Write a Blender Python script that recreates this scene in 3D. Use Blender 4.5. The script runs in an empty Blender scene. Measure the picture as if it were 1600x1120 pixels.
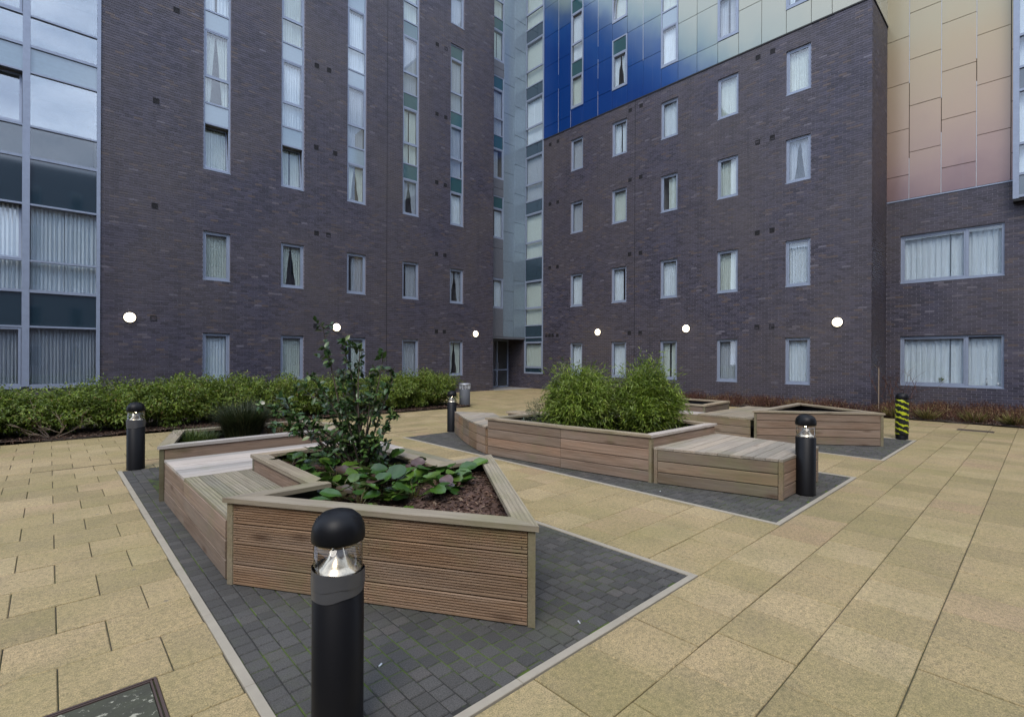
import bpy, bmesh, math, random
import numpy as np
from mathutils import Matrix, Vector, noise

sc = bpy.context.scene
COL = sc.collection
RND = random.Random(11)
PI = math.pi

# ------------------------------------------------------------------ camera, sky, sun, exposure
CAM_H = 1.65
FX, FY = 0.68082, 0.73245            # viewing direction on the ground (X along the left facade, Y along the right one)
cd = bpy.data.cameras.new('camera')
cam = bpy.data.objects.new('camera', cd); COL.objects.link(cam)
cd.sensor_width = 36; cd.lens = 17.505; cd.clip_start = 0.05; cd.clip_end = 600
cd.shift_y = -0.0013
cam.matrix_world = (Matrix.Translation((0, 0, CAM_H)) @ Matrix.Rotation(-math.atan2(FX, FY), 4, 'Z')
                    @ Matrix.Rotation(PI / 2, 4, 'X') @ Matrix.Rotation(0.0042, 4, 'Z'))
sc.camera = cam

SUN_EL, SUN_AZ = math.radians(52), math.radians(236)      # azimuth measured from +Y towards +X
w = bpy.data.worlds.new('World'); sc.world = w; w.use_nodes = True
nt = w.node_tree; nt.nodes.clear()
sky = nt.nodes.new('ShaderNodeTexSky'); sky.sky_type = 'NISHITA'; sky.sun_disc = False
sky.sun_elevation = SUN_EL; sky.sun_rotation = SUN_AZ; sky.air_density = 1.0; sky.dust_density = 1.5; sky.ozone_density = 1.5
tc = nt.nodes.new('ShaderNodeTexCoord'); mp = nt.nodes.new('ShaderNodeMapping'); mp.inputs['Scale'].default_value = (1.6, 1.6, 4)
nz = nt.nodes.new('ShaderNodeTexNoise'); nz.inputs['Scale'].default_value = 2.0; nz.inputs['Detail'].default_value = 7; nz.inputs['Roughness'].default_value = .58
cr = nt.nodes.new('ShaderNodeValToRGB'); cr.color_ramp.elements[0].position = .30; cr.color_ramp.elements[1].position = .60
mx = nt.nodes.new('ShaderNodeMix'); mx.data_type = 'RGBA'; mx.inputs[7].default_value = (6.3, 7.3, 9.3, 1)
bg = nt.nodes.new('ShaderNodeBackground'); bg.inputs['Strength'].default_value = 0.15
out = nt.nodes.new('ShaderNodeOutputWorld')
L = nt.links.new
L(tc.outputs['Generated'], mp.inputs[0]); L(mp.outputs[0], nz.inputs['Vector']); L(nz.outputs[0], cr.inputs[0])
L(cr.outputs[0], mx.inputs[0]); L(sky.outputs[0], mx.inputs[6]); L(mx.outputs[2], bg.inputs[0]); L(bg.outputs[0], out.inputs[0])

sd = bpy.data.lights.new('sun', 'SUN'); sd.energy = 1.2; sd.angle = math.radians(25); sd.color = (1, .93, .83)
sun = bpy.data.objects.new('sun', sd); COL.objects.link(sun)
sdir = Vector((math.sin(SUN_AZ) * math.cos(SUN_EL), math.cos(SUN_AZ) * math.cos(SUN_EL), math.sin(SUN_EL)))
sun.rotation_euler = sdir.to_track_quat('Z', 'Y').to_euler(); sun.location = (0, 0, 40)

sc.view_settings.view_transform = 'Standard'; sc.view_settings.look = 'None'
sc.view_settings.exposure = 0.80; sc.view_settings.gamma = 1; sc.view_settings.use_curve_mapping = False
sc.render.engine = 'CYCLES'
cy = sc.cycles
cy.max_bounces = 7; cy.diffuse_bounces = 4; cy.glossy_bounces = 3; cy.transmission_bounces = 4; cy.transparent_max_bounces = 14
cy.caustics_reflective = False; cy.caustics_refractive = False; cy.sample_clamp_indirect = 6
cy.use_denoising = True
try: cy.denoiser = 'OPENIMAGEDENOISE'
except Exception: pass

# ------------------------------------------------------------------ helpers: objects
WM = {}
I4 = Matrix.Identity(4)
def link(name, data, parent=None, M=I4, kind=None):
    o = bpy.data.objects.new(name, data); COL.objects.link(o)
    M = M.copy(); WM[o] = M
    if parent is not None:
        o.parent = parent; o.matrix_basis = WM[parent].inverted() @ M
    else:
        o.matrix_basis = M
    if kind: o['kind'] = kind
    return o
def thing(name, label, cat, loc=(0, 0, 0), group=None):
    o = link(name, None, None, Matrix.Translation(loc)); o.empty_display_size = .2
    o['label'] = label; o['category'] = cat
    if group: o['group'] = group
    return o
def T(x, y, z): return Matrix.Translation((x, y, z))
def RZ(a): return Matrix.Rotation(a, 4, 'Z')

class MB:
    def __init__(s): s.v = []; s.f = []
    def add(s, vs, fs):
        n = len(s.v); s.v.extend(vs); s.f.extend([tuple(i + n for i in f) for f in fs])
    def box(s, x0, x1, y0, y1, z0, z1):
        s.add([(x0, y0, z0), (x1, y0, z0), (x1, y1, z0), (x0, y1, z0), (x0, y0, z1), (x1, y0, z1), (x1, y1, z1), (x0, y1, z1)],
              [(0, 3, 2, 1), (4, 5, 6, 7), (0, 1, 5, 4), (1, 2, 6, 5), (2, 3, 7, 6), (3, 0, 4, 7)])
    def cbox(s, x0, x1, y0, y1, z0, z1, c=.004):
        """box with a chamfered top edge"""
        s.add([(x0, y0, z0), (x1, y0, z0), (x1, y1, z0), (x0, y1, z0), (x0, y0, z1 - c), (x1, y0, z1 - c), (x1, y1, z1 - c), (x0, y1, z1 - c),
               (x0 + c, y0 + c, z1), (x1 - c, y0 + c, z1), (x1 - c, y1 - c, z1), (x0 + c, y1 - c, z1)],
              [(8, 9, 10, 11), (0, 1, 5, 4), (1, 2, 6, 5), (2, 3, 7, 6), (3, 0, 4, 7), (4, 5, 9, 8), (5, 6, 10, 9), (6, 7, 11, 10), (7, 4, 8, 11)])
    def prism(s, poly, z0, z1, c=0.0):
        n = len(poly)
        a = sum(poly[i][0] * poly[(i + 1) % n][1] - poly[(i + 1) % n][0] * poly[i][1] for i in range(n))
        if a < 0: poly = poly[::-1]
        s.add([(p[0], p[1], z0) for p in poly] + [(p[0], p[1], z1) for p in poly],
              [tuple(range(n - 1, -1, -1)), tuple(range(n, 2 * n))] + [(i, (i + 1) % n, n + (i + 1) % n, n + i) for i in range(n)])
    def lathe(s, prof, n=28, cap=True):
        m = len(prof); vs = []
        for r, z in prof:
            for k in range(n):
                a = 2 * PI * k / n; vs.append((r * math.cos(a), r * math.sin(a), z))
        fs = []
        for i in range(m - 1):
            for k in range(n):
                k2 = (k + 1) % n; fs.append((i * n + k, i * n + k2, (i + 1) * n + k2, (i + 1) * n + k))
        if cap:
            fs.append(tuple(range(n - 1, -1, -1))); fs.append(tuple((m - 1) * n + k for k in range(n)))
        s.add(vs, fs)
    def tube(s, pts, rad, n=5):
        pts = [Vector(p) for p in pts]
        if not hasattr(rad, '__len__'): rad = [rad] * len(pts)
        vs = []; up = Vector((.13, .21, 1)).normalized()
        for i, p in enumerate(pts):
            d = (pts[min(i + 1, len(pts) - 1)] - pts[max(i - 1, 0)])
            if d.length < 1e-7: d = Vector((0, 0, 1))
            d.normalize(); a = d.cross(up)
            if a.length < .05: a = d.cross(Vector((1, 0, 0)))
            a.normalize(); b = d.cross(a)
            for k in range(n):
                t = 2 * PI * k / n; q = p + (a * math.cos(t) + b * math.sin(t)) * rad[i]; vs.append(tuple(q))
        fs = []
        for i in range(len(pts) - 1):
            for k in range(n):
                k2 = (k + 1) % n; fs.append((i * n + k, i * n + k2, (i + 1) * n + k2, (i + 1) * n + k))
        fs.append(tuple(range(n - 1, -1, -1))); fs.append(tuple((len(pts) - 1) * n + k for k in range(n)))
        s.add(vs, fs)
    def mesh(s, name, mat, smooth=False):
        me = bpy.data.meshes.new(name); me.from_pydata(s.v, [], s.f); me.materials.append(mat)
        if smooth: me.polygons.foreach_set('use_smooth', [True] * len(me.polygons))
        me.update(); return me
    def build(s, name, mat, parent=None, M=I4, smooth=False, kind=None):
        return link(name, s.mesh(name, mat, smooth), parent, M, kind)

def one(fn, *a, **k):
    m = MB(); getattr(m, fn)(*a, **k); return m

# ------------------------------------------------------------------ helpers: materials
def new_mat(name):
    m = bpy.data.materials.new(name); m.use_nodes = True; nt = m.node_tree; nt.nodes.clear()
    o = nt.nodes.new('ShaderNodeOutputMaterial'); b = nt.nodes.new('ShaderNodeBsdfPrincipled'); nt.links.new(b.outputs[0], o.inputs[0])
    return m, nt, b, o
def N(nt, t, **k):
    n = nt.nodes.new('ShaderNode' + t)
    for a, v in k.items(): setattr(n, a, v)
    return n
def setin(n, **k):
    for a, v in k.items(): n.inputs[a.replace('_', ' ')].default_value = v
def ramp(nt, fac, stops):
    r = N(nt, 'ValToRGB'); e = r.color_ramp.elements
    while len(e) < len(stops): e.new(.5)
    for i, (p, c) in enumerate(stops):
        e[i].position = p; e[i].color = (*c, 1) if len(c) == 3 else c
    nt.links.new(fac, r.inputs[0]); return r.outputs[0]
def mixc(nt, fac, a, b, mode='MIX'):
    m = N(nt, 'Mix', data_type='RGBA', blend_type=mode)
    for s, i in ((fac, 0), (a, 6), (b, 7)):
        if isinstance(s, (int, float)): m.inputs[i].default_value = s
        elif isinstance(s, tuple): m.inputs[i].default_value = (*s, 1)
        else: nt.links.new(s, m.inputs[i])
    return m.outputs[2]
def math_(nt, op, a, b=None, c=None):
    m = N(nt, 'Math', operation=op)
    for i, s in enumerate((a, b, c)):
        if s is None: continue
        if isinstance(s, (int, float)): m.inputs[i].default_value = s
        else: nt.links.new(s, m.inputs[i])
    return m.outputs[0]
def coords(nt, scale=(1, 1, 1), space='Object', rnd=False):
    tc = N(nt, 'TexCoord'); mp = N(nt, 'Mapping'); mp.inputs['Scale'].default_value = scale
    if space == 'World': g = N(nt, 'NewGeometry'); nt.links.new(g.outputs['Position'], mp.inputs[0])
    else: nt.links.new(tc.outputs[space], mp.inputs[0])
    if rnd:
        oi = N(nt, 'ObjectInfo'); mm = N(nt, 'VectorMath', operation='SCALE'); mm.inputs[0].default_value = (37, 91, 53)
        nt.links.new(oi.outputs['Random'], mm.inputs['Scale']); nt.links.new(mm.outputs[0], mp.inputs['Location'])
    return mp.outputs[0]
def noise_(nt, vec, scale, detail=4, rough=.55):
    n = N(nt, 'TexNoise'); setin(n, Scale=scale, Detail=detail, Roughness=rough); nt.links.new(vec, n.inputs['Vector']); return n.outputs[0]
def rnd_(nt):
    """a random number for each loose piece and each object"""
    g = N(nt, 'NewGeometry'); o = N(nt, 'ObjectInfo')
    return math_(nt, 'FRACT', math_(nt, 'ADD', g.outputs['Random Per Island'], math_(nt, 'MULTIPLY', o.outputs['Random'], 7.3)))
def bump(nt, b, h, strength=.3, dist=.01):
    n = N(nt, 'Bump'); setin(n, Strength=strength, Distance=dist); nt.links.new(h, n.inputs['Height']); nt.links.new(n.outputs[0], b.inputs['Normal'])
def flat(name, col, rough=.6, metal=0.0, spec=.5, ior=1.5):
    m, nt, b, o = new_mat(name); c = coords(nt); f = noise_(nt, c, 9, 5)
    nt.links.new(mixc(nt, f, tuple(x * .82 for x in col), tuple(min(1, x * 1.16) for x in col)), b.inputs['Base Color'])
    setin(b, Roughness=rough, Metallic=metal); b.inputs['Specular IOR Level'].default_value = spec; b.inputs['IOR'].default_value = ior
    return m

def brick_mat():
    m, nt, b, o = new_mat('dark_brick'); r = rnd_(nt); w = coords(nt, space='World')
    col = ramp(nt, r, [(0, (.028, .025, .038)), (.25, (.041, .037, .055)), (.55, (.052, .047, .070)), (.8, (.066, .060, .087)), (.92, (.064, .052, .062)), (.975, (.092, .066, .058)), (1, (.125, .118, .150))])
    big = noise_(nt, w, .32, 4)
    col = mixc(nt, ramp(nt, big, [(.36, (0, 0, 0)), (.66, (1, 1, 1))]), col, mixc(nt, .55, col, (.092, .075, .068)))
    pal = noise_(nt, w, .55, 6, .65)
    col = mixc(nt, ramp(nt, pal, [(.66, (0, 0, 0)), (.82, (.25, .25, .25))]), col, (.17, .16, .175))
    stk = noise_(nt, coords(nt, (2.4, 2.4, .16), 'World'), 1.0, 6, .68)
    col = mixc(nt, ramp(nt, stk, [(.54, (0, 0, 0)), (.74, (.55, .55, .55))]), col, (.030, .027, .034))
    col = mixc(nt, ramp(nt, stk, [(.24, (.35, .35, .35)), (.40, (0, 0, 0))]), col, (.105, .098, .118))
    fine = noise_(nt, w, 60, 4)
    col = mixc(nt, .5, col, mixc(nt, fine, (.55, .55, .55), (1.5, 1.5, 1.5)), 'MULTIPLY')
    nt.links.new(col, b.inputs['Base Color']); setin(b, Roughness=.58); bump(nt, b, noise_(nt, w, 130, 4), .35, .004)
    return m
def mortar_mat():
    m, nt, b, o = new_mat('mortar'); w = coords(nt, space='World')
    nt.links.new(mixc(nt, noise_(nt, w, 7, 6, .7), (.12, .11, .13), (.30, .28, .31)), b.inputs['Base Color']); setin(b, Roughness=.9)
    return m
def slab_mat():
    m, nt, b, o = new_mat('buff_slab'); r = rnd_(nt); w = coords(nt, space='World')
    col = ramp(nt, r, [(0, (.255, .196, .098)), (.2, (.288, .222, .114)), (.45, (.318, .243, .125)), (.7, (.340, .256, .136)), (.86, (.368, .284, .156)), (1, (.315, .218, .126))])
    sp = noise_(nt, w, 150, 3, .75)
    col = mixc(nt, 1, col, ramp(nt, sp, [(.33, (.36, .35, .33)), (.46, (.88, .88, .86)), (.55, (1.08, 1.08, 1.06)), (.68, (1.6, 1.52, 1.42))]), 'MULTIPLY')
    sp2 = noise_(nt, w, 34, 4, .75)
    col = mixc(nt, 1, col, ramp(nt, sp2, [(.32, (.62, .63, .60)), (.5, (1, 1, 1)), (.68, (1.30, 1.26, 1.18))]), 'MULTIPLY')
    big = noise_(nt, w, .55, 8, .70)
    col = mixc(nt, ramp(nt, big, [(.42, (0, 0, 0)), (.66, (.85, .85, .85))]), col, mixc(nt, .55, col, (.175, .160, .045)))
    dirt = noise_(nt, w, 2.6, 7, .72)
    col = mixc(nt, ramp(nt, dirt, [(.46, (0, 0, 0)), (.70, (.72, .72, .72))]), col, mixc(nt, .35, col, (.09, .078, .05)))
    spot = N(nt, 'TexVoronoi'); setin(spot, Scale=2.3, Randomness=1.0); nt.links.new(w, spot.inputs['Vector'])
    col = mixc(nt, ramp(nt, spot.outputs['Distance'], [(.028, (.55, .55, .55)), (.04, (0, 0, 0))]), col, (.09, .085, .08))
    nt.links.new(col, b.inputs['Base Color']); setin(b, Roughness=.85); bump(nt, b, sp, .55, .004)
    return m
def joint_mat(name, base, moss, lo=.42, hi=.6):
    m, nt, b, o = new_mat(name); w = coords(nt, space='World')
    nt.links.new(mixc(nt, ramp(nt, noise_(nt, w, 1.9, 6, .7), [(lo, (0, 0, 0)), (hi, (1, 1, 1))]), base, moss), b.inputs['Base Color'])
    setin(b, Roughness=.95); bump(nt, b, noise_(nt, w, 90, 4), .8, .006)
    return m
def paver_mat():
    m, nt, b, o = new_mat('charcoal_block'); r = rnd_(nt); w = coords(nt, space='World')
    col = ramp(nt, r, [(0, (.037, .035, .032)), (.5, (.047, .044, .040)), (.85, (.055, .052, .048)), (1, (.066, .058, .052))])
    sp = noise_(nt, w, 150, 3, .7)
    col = mixc(nt, 1, col, ramp(nt, sp, [(.32, (.55, .55, .55)), (.68, (1.75, 1.75, 1.7))]), 'MULTIPLY')
    ms = noise_(nt, w, 1.6, 6, .7)
    col = mixc(nt, ramp(nt, ms, [(.50, (0, 0, 0)), (.75, (.6, .6, .6))]), col, (.060, .068, .030))
    nt.links.new(col, b.inputs['Base Color']); setin(b, Roughness=.8); bump(nt, b, sp, .5, .003)
    return m
def wood_mat(name, a, c, algae=.25, alg_col=(.16, .17, .07), knots=.7, ridge=False, rough=.75):
    m, nt, b, o = new_mat(name)
    v = coords(nt, (1.0, 26, 26), rnd=True); g0 = noise_(nt, v, 2.2, 7, .7); g = ramp(nt, g0, [(.30, (0, 0, 0)), (.72, (1, 1, 1))])
    v2 = coords(nt, (.5, 3, 3), rnd=True); g2 = noise_(nt, v2, 1.6, 3)
    col = mixc(nt, g, a, c)
    oi = N(nt, 'ObjectInfo')
    col = mixc(nt, 1, col, ramp(nt, oi.outputs['Random'], [(0, (.70, .73, .74)), (.5, (1, 1, 1)), (1, (1.22, 1.16, 1.10))]), 'MULTIPLY')
    col = mixc(nt, ramp(nt, g2, [(.35, (0, 0, 0)), (.7, (.6, .6, .6))]), col, mixc(nt, .5, col, (.30, .27, .23)))
    vk = coords(nt, (1.7, 5.5, 5.5), rnd=True); k = N(nt, 'TexVoronoi'); setin(k, Scale=1.0, Randomness=1.0); nt.links.new(vk, k.inputs['Vector'])
    kd = ramp(nt, k.outputs['Distance'], [(.05, (knots,) * 3), (.13, (knots * .45,) * 3), (.2, (0, 0, 0))])
    col = mixc(nt, kd, col, (.075, .04, .022))
    w = coords(nt, space='World'); al = noise_(nt, w, 1.5, 6, .66)
    col = mixc(nt, ramp(nt, al, [(.62 - algae * .5, (0, 0, 0)), (.95 - algae * .3, (.85, .85, .85))]), col, alg_col)
    nt.links.new(col, b.inputs['Base Color']); setin(b, Roughness=rough); b.inputs['Specular IOR Level'].default_value = .3
    h = g
    if ridge:
        wv = N(nt, 'TexWave', wave_type='BANDS', bands_direction='Y'); setin(wv, Scale=10.3, Distortion=0.0); nt.links.new(coords(nt), wv.inputs['Vector']); h = wv.outputs[1]
        bump(nt, b, h, .9, .006)
    else: bump(nt, b, h, .22 if 'red' in name else .4, .004)
    return m
def leaf_mat(name, stops, rough=.45, trans=.25, spec=.5):
    m, nt, b, o = new_mat(name); g = N(nt, 'NewGeometry'); oi = N(nt, 'ObjectInfo')
    f = math_(nt, 'FRACT', math_(nt, 'ADD', g.outputs['Random Per Island'], oi.outputs['Random']))
    col = ramp(nt, f, stops)
    w = coords(nt, space='World'); col = mixc(nt, 1, col, ramp(nt, noise_(nt, w, 4, 3), [(.3, (.62, .66, .62)), (.7, (1.35, 1.3, 1.2))]), 'MULTIPLY')
    nt.links.new(col, b.inputs['Base Color']); setin(b, Roughness=rough); b.inputs['Specular IOR Level'].default_value = spec
    t = N(nt, 'BsdfTranslucent'); nt.links.new(col, t.inputs[0]); ms = N(nt, 'MixShader'); ms.inputs[0].default_value = trans
    nt.links.new(b.outputs[0], ms.inputs[1]); nt.links.new(t.outputs[0], ms.inputs[2]); nt.links.new(ms.outputs[0], o.inputs[0])
    return m
def glass_mat(name='window_glass', f0=.09, tint=(.96, .985, .99), wavy=.012):
    m, nt, b, o = new_mat(name); nt.nodes.remove(b)
    tr = N(nt, 'BsdfTransparent'); tr.inputs[0].default_value = (*tint, 1)
    gl = N(nt, 'BsdfGlossy'); gl.inputs['Roughness'].default_value = 0.0
    g = N(nt, 'NewGeometry'); dt = N(nt, 'VectorMath', operation='DOT_PRODUCT'); nt.links.new(g.outputs['Incoming'], dt.inputs[0]); nt.links.new(g.outputs['Normal'], dt.inputs[1])
    fres = math_(nt, 'POWER', math_(nt, 'SUBTRACT', 1.0, math_(nt, 'ABSOLUTE', dt.outputs['Value'])), 4.0)
    fres = math_(nt, 'ADD', math_(nt, 'MULTIPLY', fres, .80), f0)
    bp = N(nt, 'Bump'); setin(bp, Strength=wavy, Distance=.05)
    nt.links.new(noise_(nt, coords(nt, space='World'), .8, 1), bp.inputs['Height']); nt.links.new(bp.outputs[0], gl.inputs['Normal'])
    ms = N(nt, 'MixShader'); nt.links.new(fres, ms.inputs[0]); nt.links.new(tr.outputs[0], ms.inputs[1]); nt.links.new(gl.outputs[0], ms.inputs[2]); nt.links.new(ms.outputs[0], o.inputs[0])
    return m
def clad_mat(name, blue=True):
    """panel colour graded by position; the blue to cream change paints in a reflection"""
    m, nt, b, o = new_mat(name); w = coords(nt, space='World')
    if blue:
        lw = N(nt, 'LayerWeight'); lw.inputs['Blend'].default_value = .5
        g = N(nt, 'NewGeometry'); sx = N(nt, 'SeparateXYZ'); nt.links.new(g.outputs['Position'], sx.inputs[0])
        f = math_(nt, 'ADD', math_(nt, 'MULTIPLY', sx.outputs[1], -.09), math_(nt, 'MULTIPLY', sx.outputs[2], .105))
        f = math_(nt, 'ADD', f, math_(nt, 'MULTIPLY', math_(nt, 'SUBTRACT', noise_(nt, coords(nt, (1, 1, .6), 'World'), .5, 3), .5), .25))  # noise draws the wavy edge of the painted reflection
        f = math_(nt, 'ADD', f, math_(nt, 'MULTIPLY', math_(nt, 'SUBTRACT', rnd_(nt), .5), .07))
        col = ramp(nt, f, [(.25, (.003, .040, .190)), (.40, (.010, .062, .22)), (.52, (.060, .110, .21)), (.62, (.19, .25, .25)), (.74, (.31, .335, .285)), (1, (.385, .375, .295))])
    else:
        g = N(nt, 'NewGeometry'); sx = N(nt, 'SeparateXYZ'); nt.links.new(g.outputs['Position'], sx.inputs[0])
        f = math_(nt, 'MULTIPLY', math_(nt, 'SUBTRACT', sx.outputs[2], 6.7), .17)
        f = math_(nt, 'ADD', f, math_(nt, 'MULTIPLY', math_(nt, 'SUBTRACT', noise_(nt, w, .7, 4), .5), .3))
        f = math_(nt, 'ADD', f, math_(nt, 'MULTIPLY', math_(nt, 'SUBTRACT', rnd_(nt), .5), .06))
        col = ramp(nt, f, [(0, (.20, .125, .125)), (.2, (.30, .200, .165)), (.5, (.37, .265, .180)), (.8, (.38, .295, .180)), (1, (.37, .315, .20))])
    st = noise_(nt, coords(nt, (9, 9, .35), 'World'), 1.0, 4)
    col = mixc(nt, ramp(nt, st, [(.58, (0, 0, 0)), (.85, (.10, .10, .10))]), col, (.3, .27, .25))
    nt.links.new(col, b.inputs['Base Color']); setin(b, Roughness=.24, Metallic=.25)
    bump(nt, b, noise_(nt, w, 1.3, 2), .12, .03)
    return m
def emit(name, col, s):
    m, nt, b, o = new_mat(name); setin(b, Roughness=.4); b.inputs['Base Color'].default_value = (.8, .8, .8, 1)
    b.inputs['Emission Color'].default_value = (*col, 1); b.inputs['Emission Strength'].default_value = s; return m

M = dict(
    brick=brick_mat(), mortar=mortar_mat(), slab=slab_mat(), paver=paver_mat(),
    joint=joint_mat('slab_joint', (.075, .062, .045), (.05, .06, .012), .45, .62),
    pjoint=joint_mat('block_joint', (.022, .021, .018), (.060, .095, .006), .46, .54),
    kerb=flat('kerb_concrete', (.30, .265, .205), .85), concrete=flat('grey_concrete', (.22, .21, .20), .85),
    frame=flat('grey_blue_frame', (.25, .29, .37), .42, .1), frame_dark=flat('dark_frame_gasket', (.02, .02, .022), .5),
    glass=glass_mat(), bayglass=glass_mat('coated_bay_glass', .28, (.80, .88, .92), .012), glass2=glass_mat('clear_lamp_glass', .045, (.93, .92, .90), 0),
    teal=flat('teal_spandrel_glass', (.022, .075, .085), .06, 0, .5, 1.9), slate=flat('slate_spandrel_glass', (.018, .036, .050), .05, 0, .5, 2.0),
    skypanel=flat('sky_painted_spandrel_glass', (.17, .24, .29), .07, 0, .5, 2.1), greypanel=flat('grey_flat_panel', (.12, .125, .14), .4),  # first one: spandrel glass with the sky's pale reflection painted into its colour
    silver=flat('silver_glass_panel', (.24, .30, .345), .10, .35),
    curtain=flat('white_curtain', (.68, .73, .78), .9), curtain2=flat('cream_curtain', (.57, .61, .55), .9), curtain3=flat('grey_curtain', (.40, .42, .46), .9),
    room=flat('room_paint', (.22, .21, .20), .9), white=flat('white_sill', (.6, .62, .64), .5),
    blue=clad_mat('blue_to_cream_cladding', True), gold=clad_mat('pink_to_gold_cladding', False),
    strip=flat('pale_joint_strip', (.50, .50, .50), .35, .3), dark=flat('black_gap', (.012, .012, .013), .7), vent=flat('vent_black', (.012, .011, .013), .8),
    wood_pink=wood_mat('pink_brown_timber', (.130, .082, .052), (.315, .215, .150), .18),
    wood_red=wood_mat('red_brown_timber', (.115, .066, .036), (.32, .205, .120), .24),
    wood_green=wood_mat('algae_green_timber', (.110, .076, .046), (.26, .185, .118), .36),
    wood_grey=wood_mat('weathered_pale_timber', (.27, .235, .205), (.52, .47, .42), .10, knots=.3),
    wood_deck=wood_mat('weathered_bench_timber', (.20, .165, .125), (.42, .36, .285), .22, (.20, .195, .10), knots=.4),
    wood_cap=wood_mat('weathered_cap_timber', (.175, .135, .090), (.38, .315, .222), .30, (.18, .175, .08), knots=.45),
    wood_ridge=wood_mat('grooved_green_decking', (.165, .14, .095), (.325, .285, .205), .34, (.155, .155, .065), knots=.25, ridge=True),
    wood_post=wood_mat('olive_post_timber', (.13, .105, .06), (.25, .205, .125), .40, (.15, .15, .07), knots=.3),
    liner=flat('black_liner', (.012, .012, .014), .55),
    black=flat('black_powder_coat', (.005, .005, .006), .45, 0, .22), tape=flat('silver_duct_tape', (.085, .085, .09), .38, .2),
    holder=flat('warm_white_enamel', (.50, .42, .30), .4), chrome=flat('lamp_reflector', (.75, .74, .72), .22, .9), lamp=emit('lit_lamp', (1, .80, .52), 38), lampcone=flat('polished_reflector', (.80, .72, .58), .20, .85),
    disc=emit('lit_wall_lamp', (1, .84, .58), 3.0), steel=flat('galvanised_steel', (.33, .34, .36), .45, .4), binsteel=flat('dull_bin_steel', (.075, .08, .09), .7), iron=flat('rusty_cast_iron', (.06, .038, .03), .7),
)

# ------------------------------------------------------------------ facades
# a facade frame: local x runs along the wall, local y points out of it, z is up
def F_left(Y): return T(0, Y, 0) @ RZ(PI)             # faces -Y, local x = -X
def F_right(X): return T(X, 0, 0) @ RZ(PI / 2)        # faces -X, local x = +Y
def loc_mesh(mb, name, mat, parent, F, kind=None, smooth=False): return mb.build(name, mat, parent, F, smooth, kind)

def rect_minus(r, holes):
    out = [r]
    for h in holes:
        nxt = []
        for (a, b, c, d) in out:
            if h[1] <= a + 1e-6 or h[0] >= b - 1e-6 or h[3] <= c + 1e-6 or h[2] >= d - 1e-6: nxt.append((a, b, c, d)); continue
            if h[2] > c: nxt.append((a, b, c, h[2]))
            if h[3] < d: nxt.append((a, b, h[3], d))
            lo, hi = max(c, h[2]), min(d, h[3])
            if h[0] > a: nxt.append((a, h[0], lo, hi))
            if h[1] < b: nxt.append((h[1], b, lo, hi))
        out = nxt
    return out

_brick = MB(); _brick.box(-.1065, .1065, -.02, .009, -.032, .032); BRICK_MESH = _brick.mesh('brick', M['brick'])
def brick_wall(parent, F, u0, u1, z0, z1, holes, near=None, n_near=0, reveal=.13):
    """mortar skin with openings and reveals, and every brick standing proud of it"""
    us = sorted({u0, u1, *[min(max(h[i], u0), u1) for h in holes for i in (0, 1)]}); zs = sorted({z0, z1, *[min(max(h[i], z0), z1) for h in holes for i in (2, 3)]})
    m = MB()
    for a, b in zip(us, us[1:]):
        for c, d in zip(zs, zs[1:]):
            if b - a < 1e-5 or d - c < 1e-5: continue
            x, z = (a + b) / 2, (c + d) / 2
            if any(h[0] < x < h[1] and h[2] < z < h[3] for h in holes): continue
            m.add([(a, 0, c), (b, 0, c), (b, 0, d), (a, 0, d)], [(3, 2, 1, 0)])
    for h in holes:
        a, b, c, d = h; y = -reveal
        m.add([(a, 0, c), (b, 0, c), (b, 0, d), (a, 0, d), (a, y, c), (b, y, c), (b, y, d), (a, y, d)], [(0, 1, 5, 4), (1, 2, 6, 5), (2, 3, 7, 6), (3, 0, 4, 7)])
    loc_mesh(m, 'wall', M['mortar'], parent, F)
    cand, bulk = [], []
    row = 0; z = z0
    while z < z1 - .01:
        za, zb = z + .005, min(z + .069, z1)
        u = u0 - (.1125 if row % 2 else 0)
        rowh = [h for h in holes if h[3] > za and h[2] < zb]
        while u < u1 - .01:
            a, b = max(u + .006, u0), min(u + .219, u1)
            u += .225
            if b - a < .02: continue
            hh = [h for h in rowh if h[1] > a and h[0] < b]
            if hh:
                bulk += [r for r in rect_minus((a, b, za, zb), hh) if r[1] - r[0] > .012 and r[3] - r[2] > .012]
            elif b - a > .20 and near is not None:
                cand.append((a, b, za, zb))
            else: bulk.append((a, b, za, zb))
        z += .075; row += 1
    if near is not None:
        cand.sort(key=lambda r: (r[0] - near[0]) ** 2 + (r[2] - near[1]) ** 2)
        for i, r in enumerate(cand[:n_near]):
            link('brick', BRICK_MESH, parent, F @ T((r[0] + r[1]) / 2, RND.uniform(-.002, .002), (r[2] + r[3]) / 2))
        bulk += cand[n_near:]
    q = np.array(bulk, dtype=np.float32); n = len(q)
    rng = np.random.default_rng(5); yo = .009 + rng.uniform(-.0015, .0015, n).astype(np.float32)
    V = np.zeros((n, 8, 3), np.float32)
    for k, (iu, iz, front) in enumerate([(0, 2, 0), (1, 2, 0), (1, 3, 0), (0, 3, 0), (0, 2, 1), (1, 2, 1), (1, 3, 1), (0, 3, 1)]):
        V[:, k, 0] = q[:, iu]; V[:, k, 2] = q[:, iz]; V[:, k, 1] = yo if front else -.004
    fb = np.array([(7, 6, 5, 4), (4, 5, 1, 0), (5, 6, 2, 1), (6, 7, 3, 2), (7, 4, 0, 3)])
    Fc = (fb[None] + (np.arange(n) * 8)[:, None, None]).reshape(-1, 4)
    me = np_mesh('brickwork', V.reshape(-1, 3), Fc, M['brick'])
    link('brickwork', me, parent, F, 'stuff')

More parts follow.
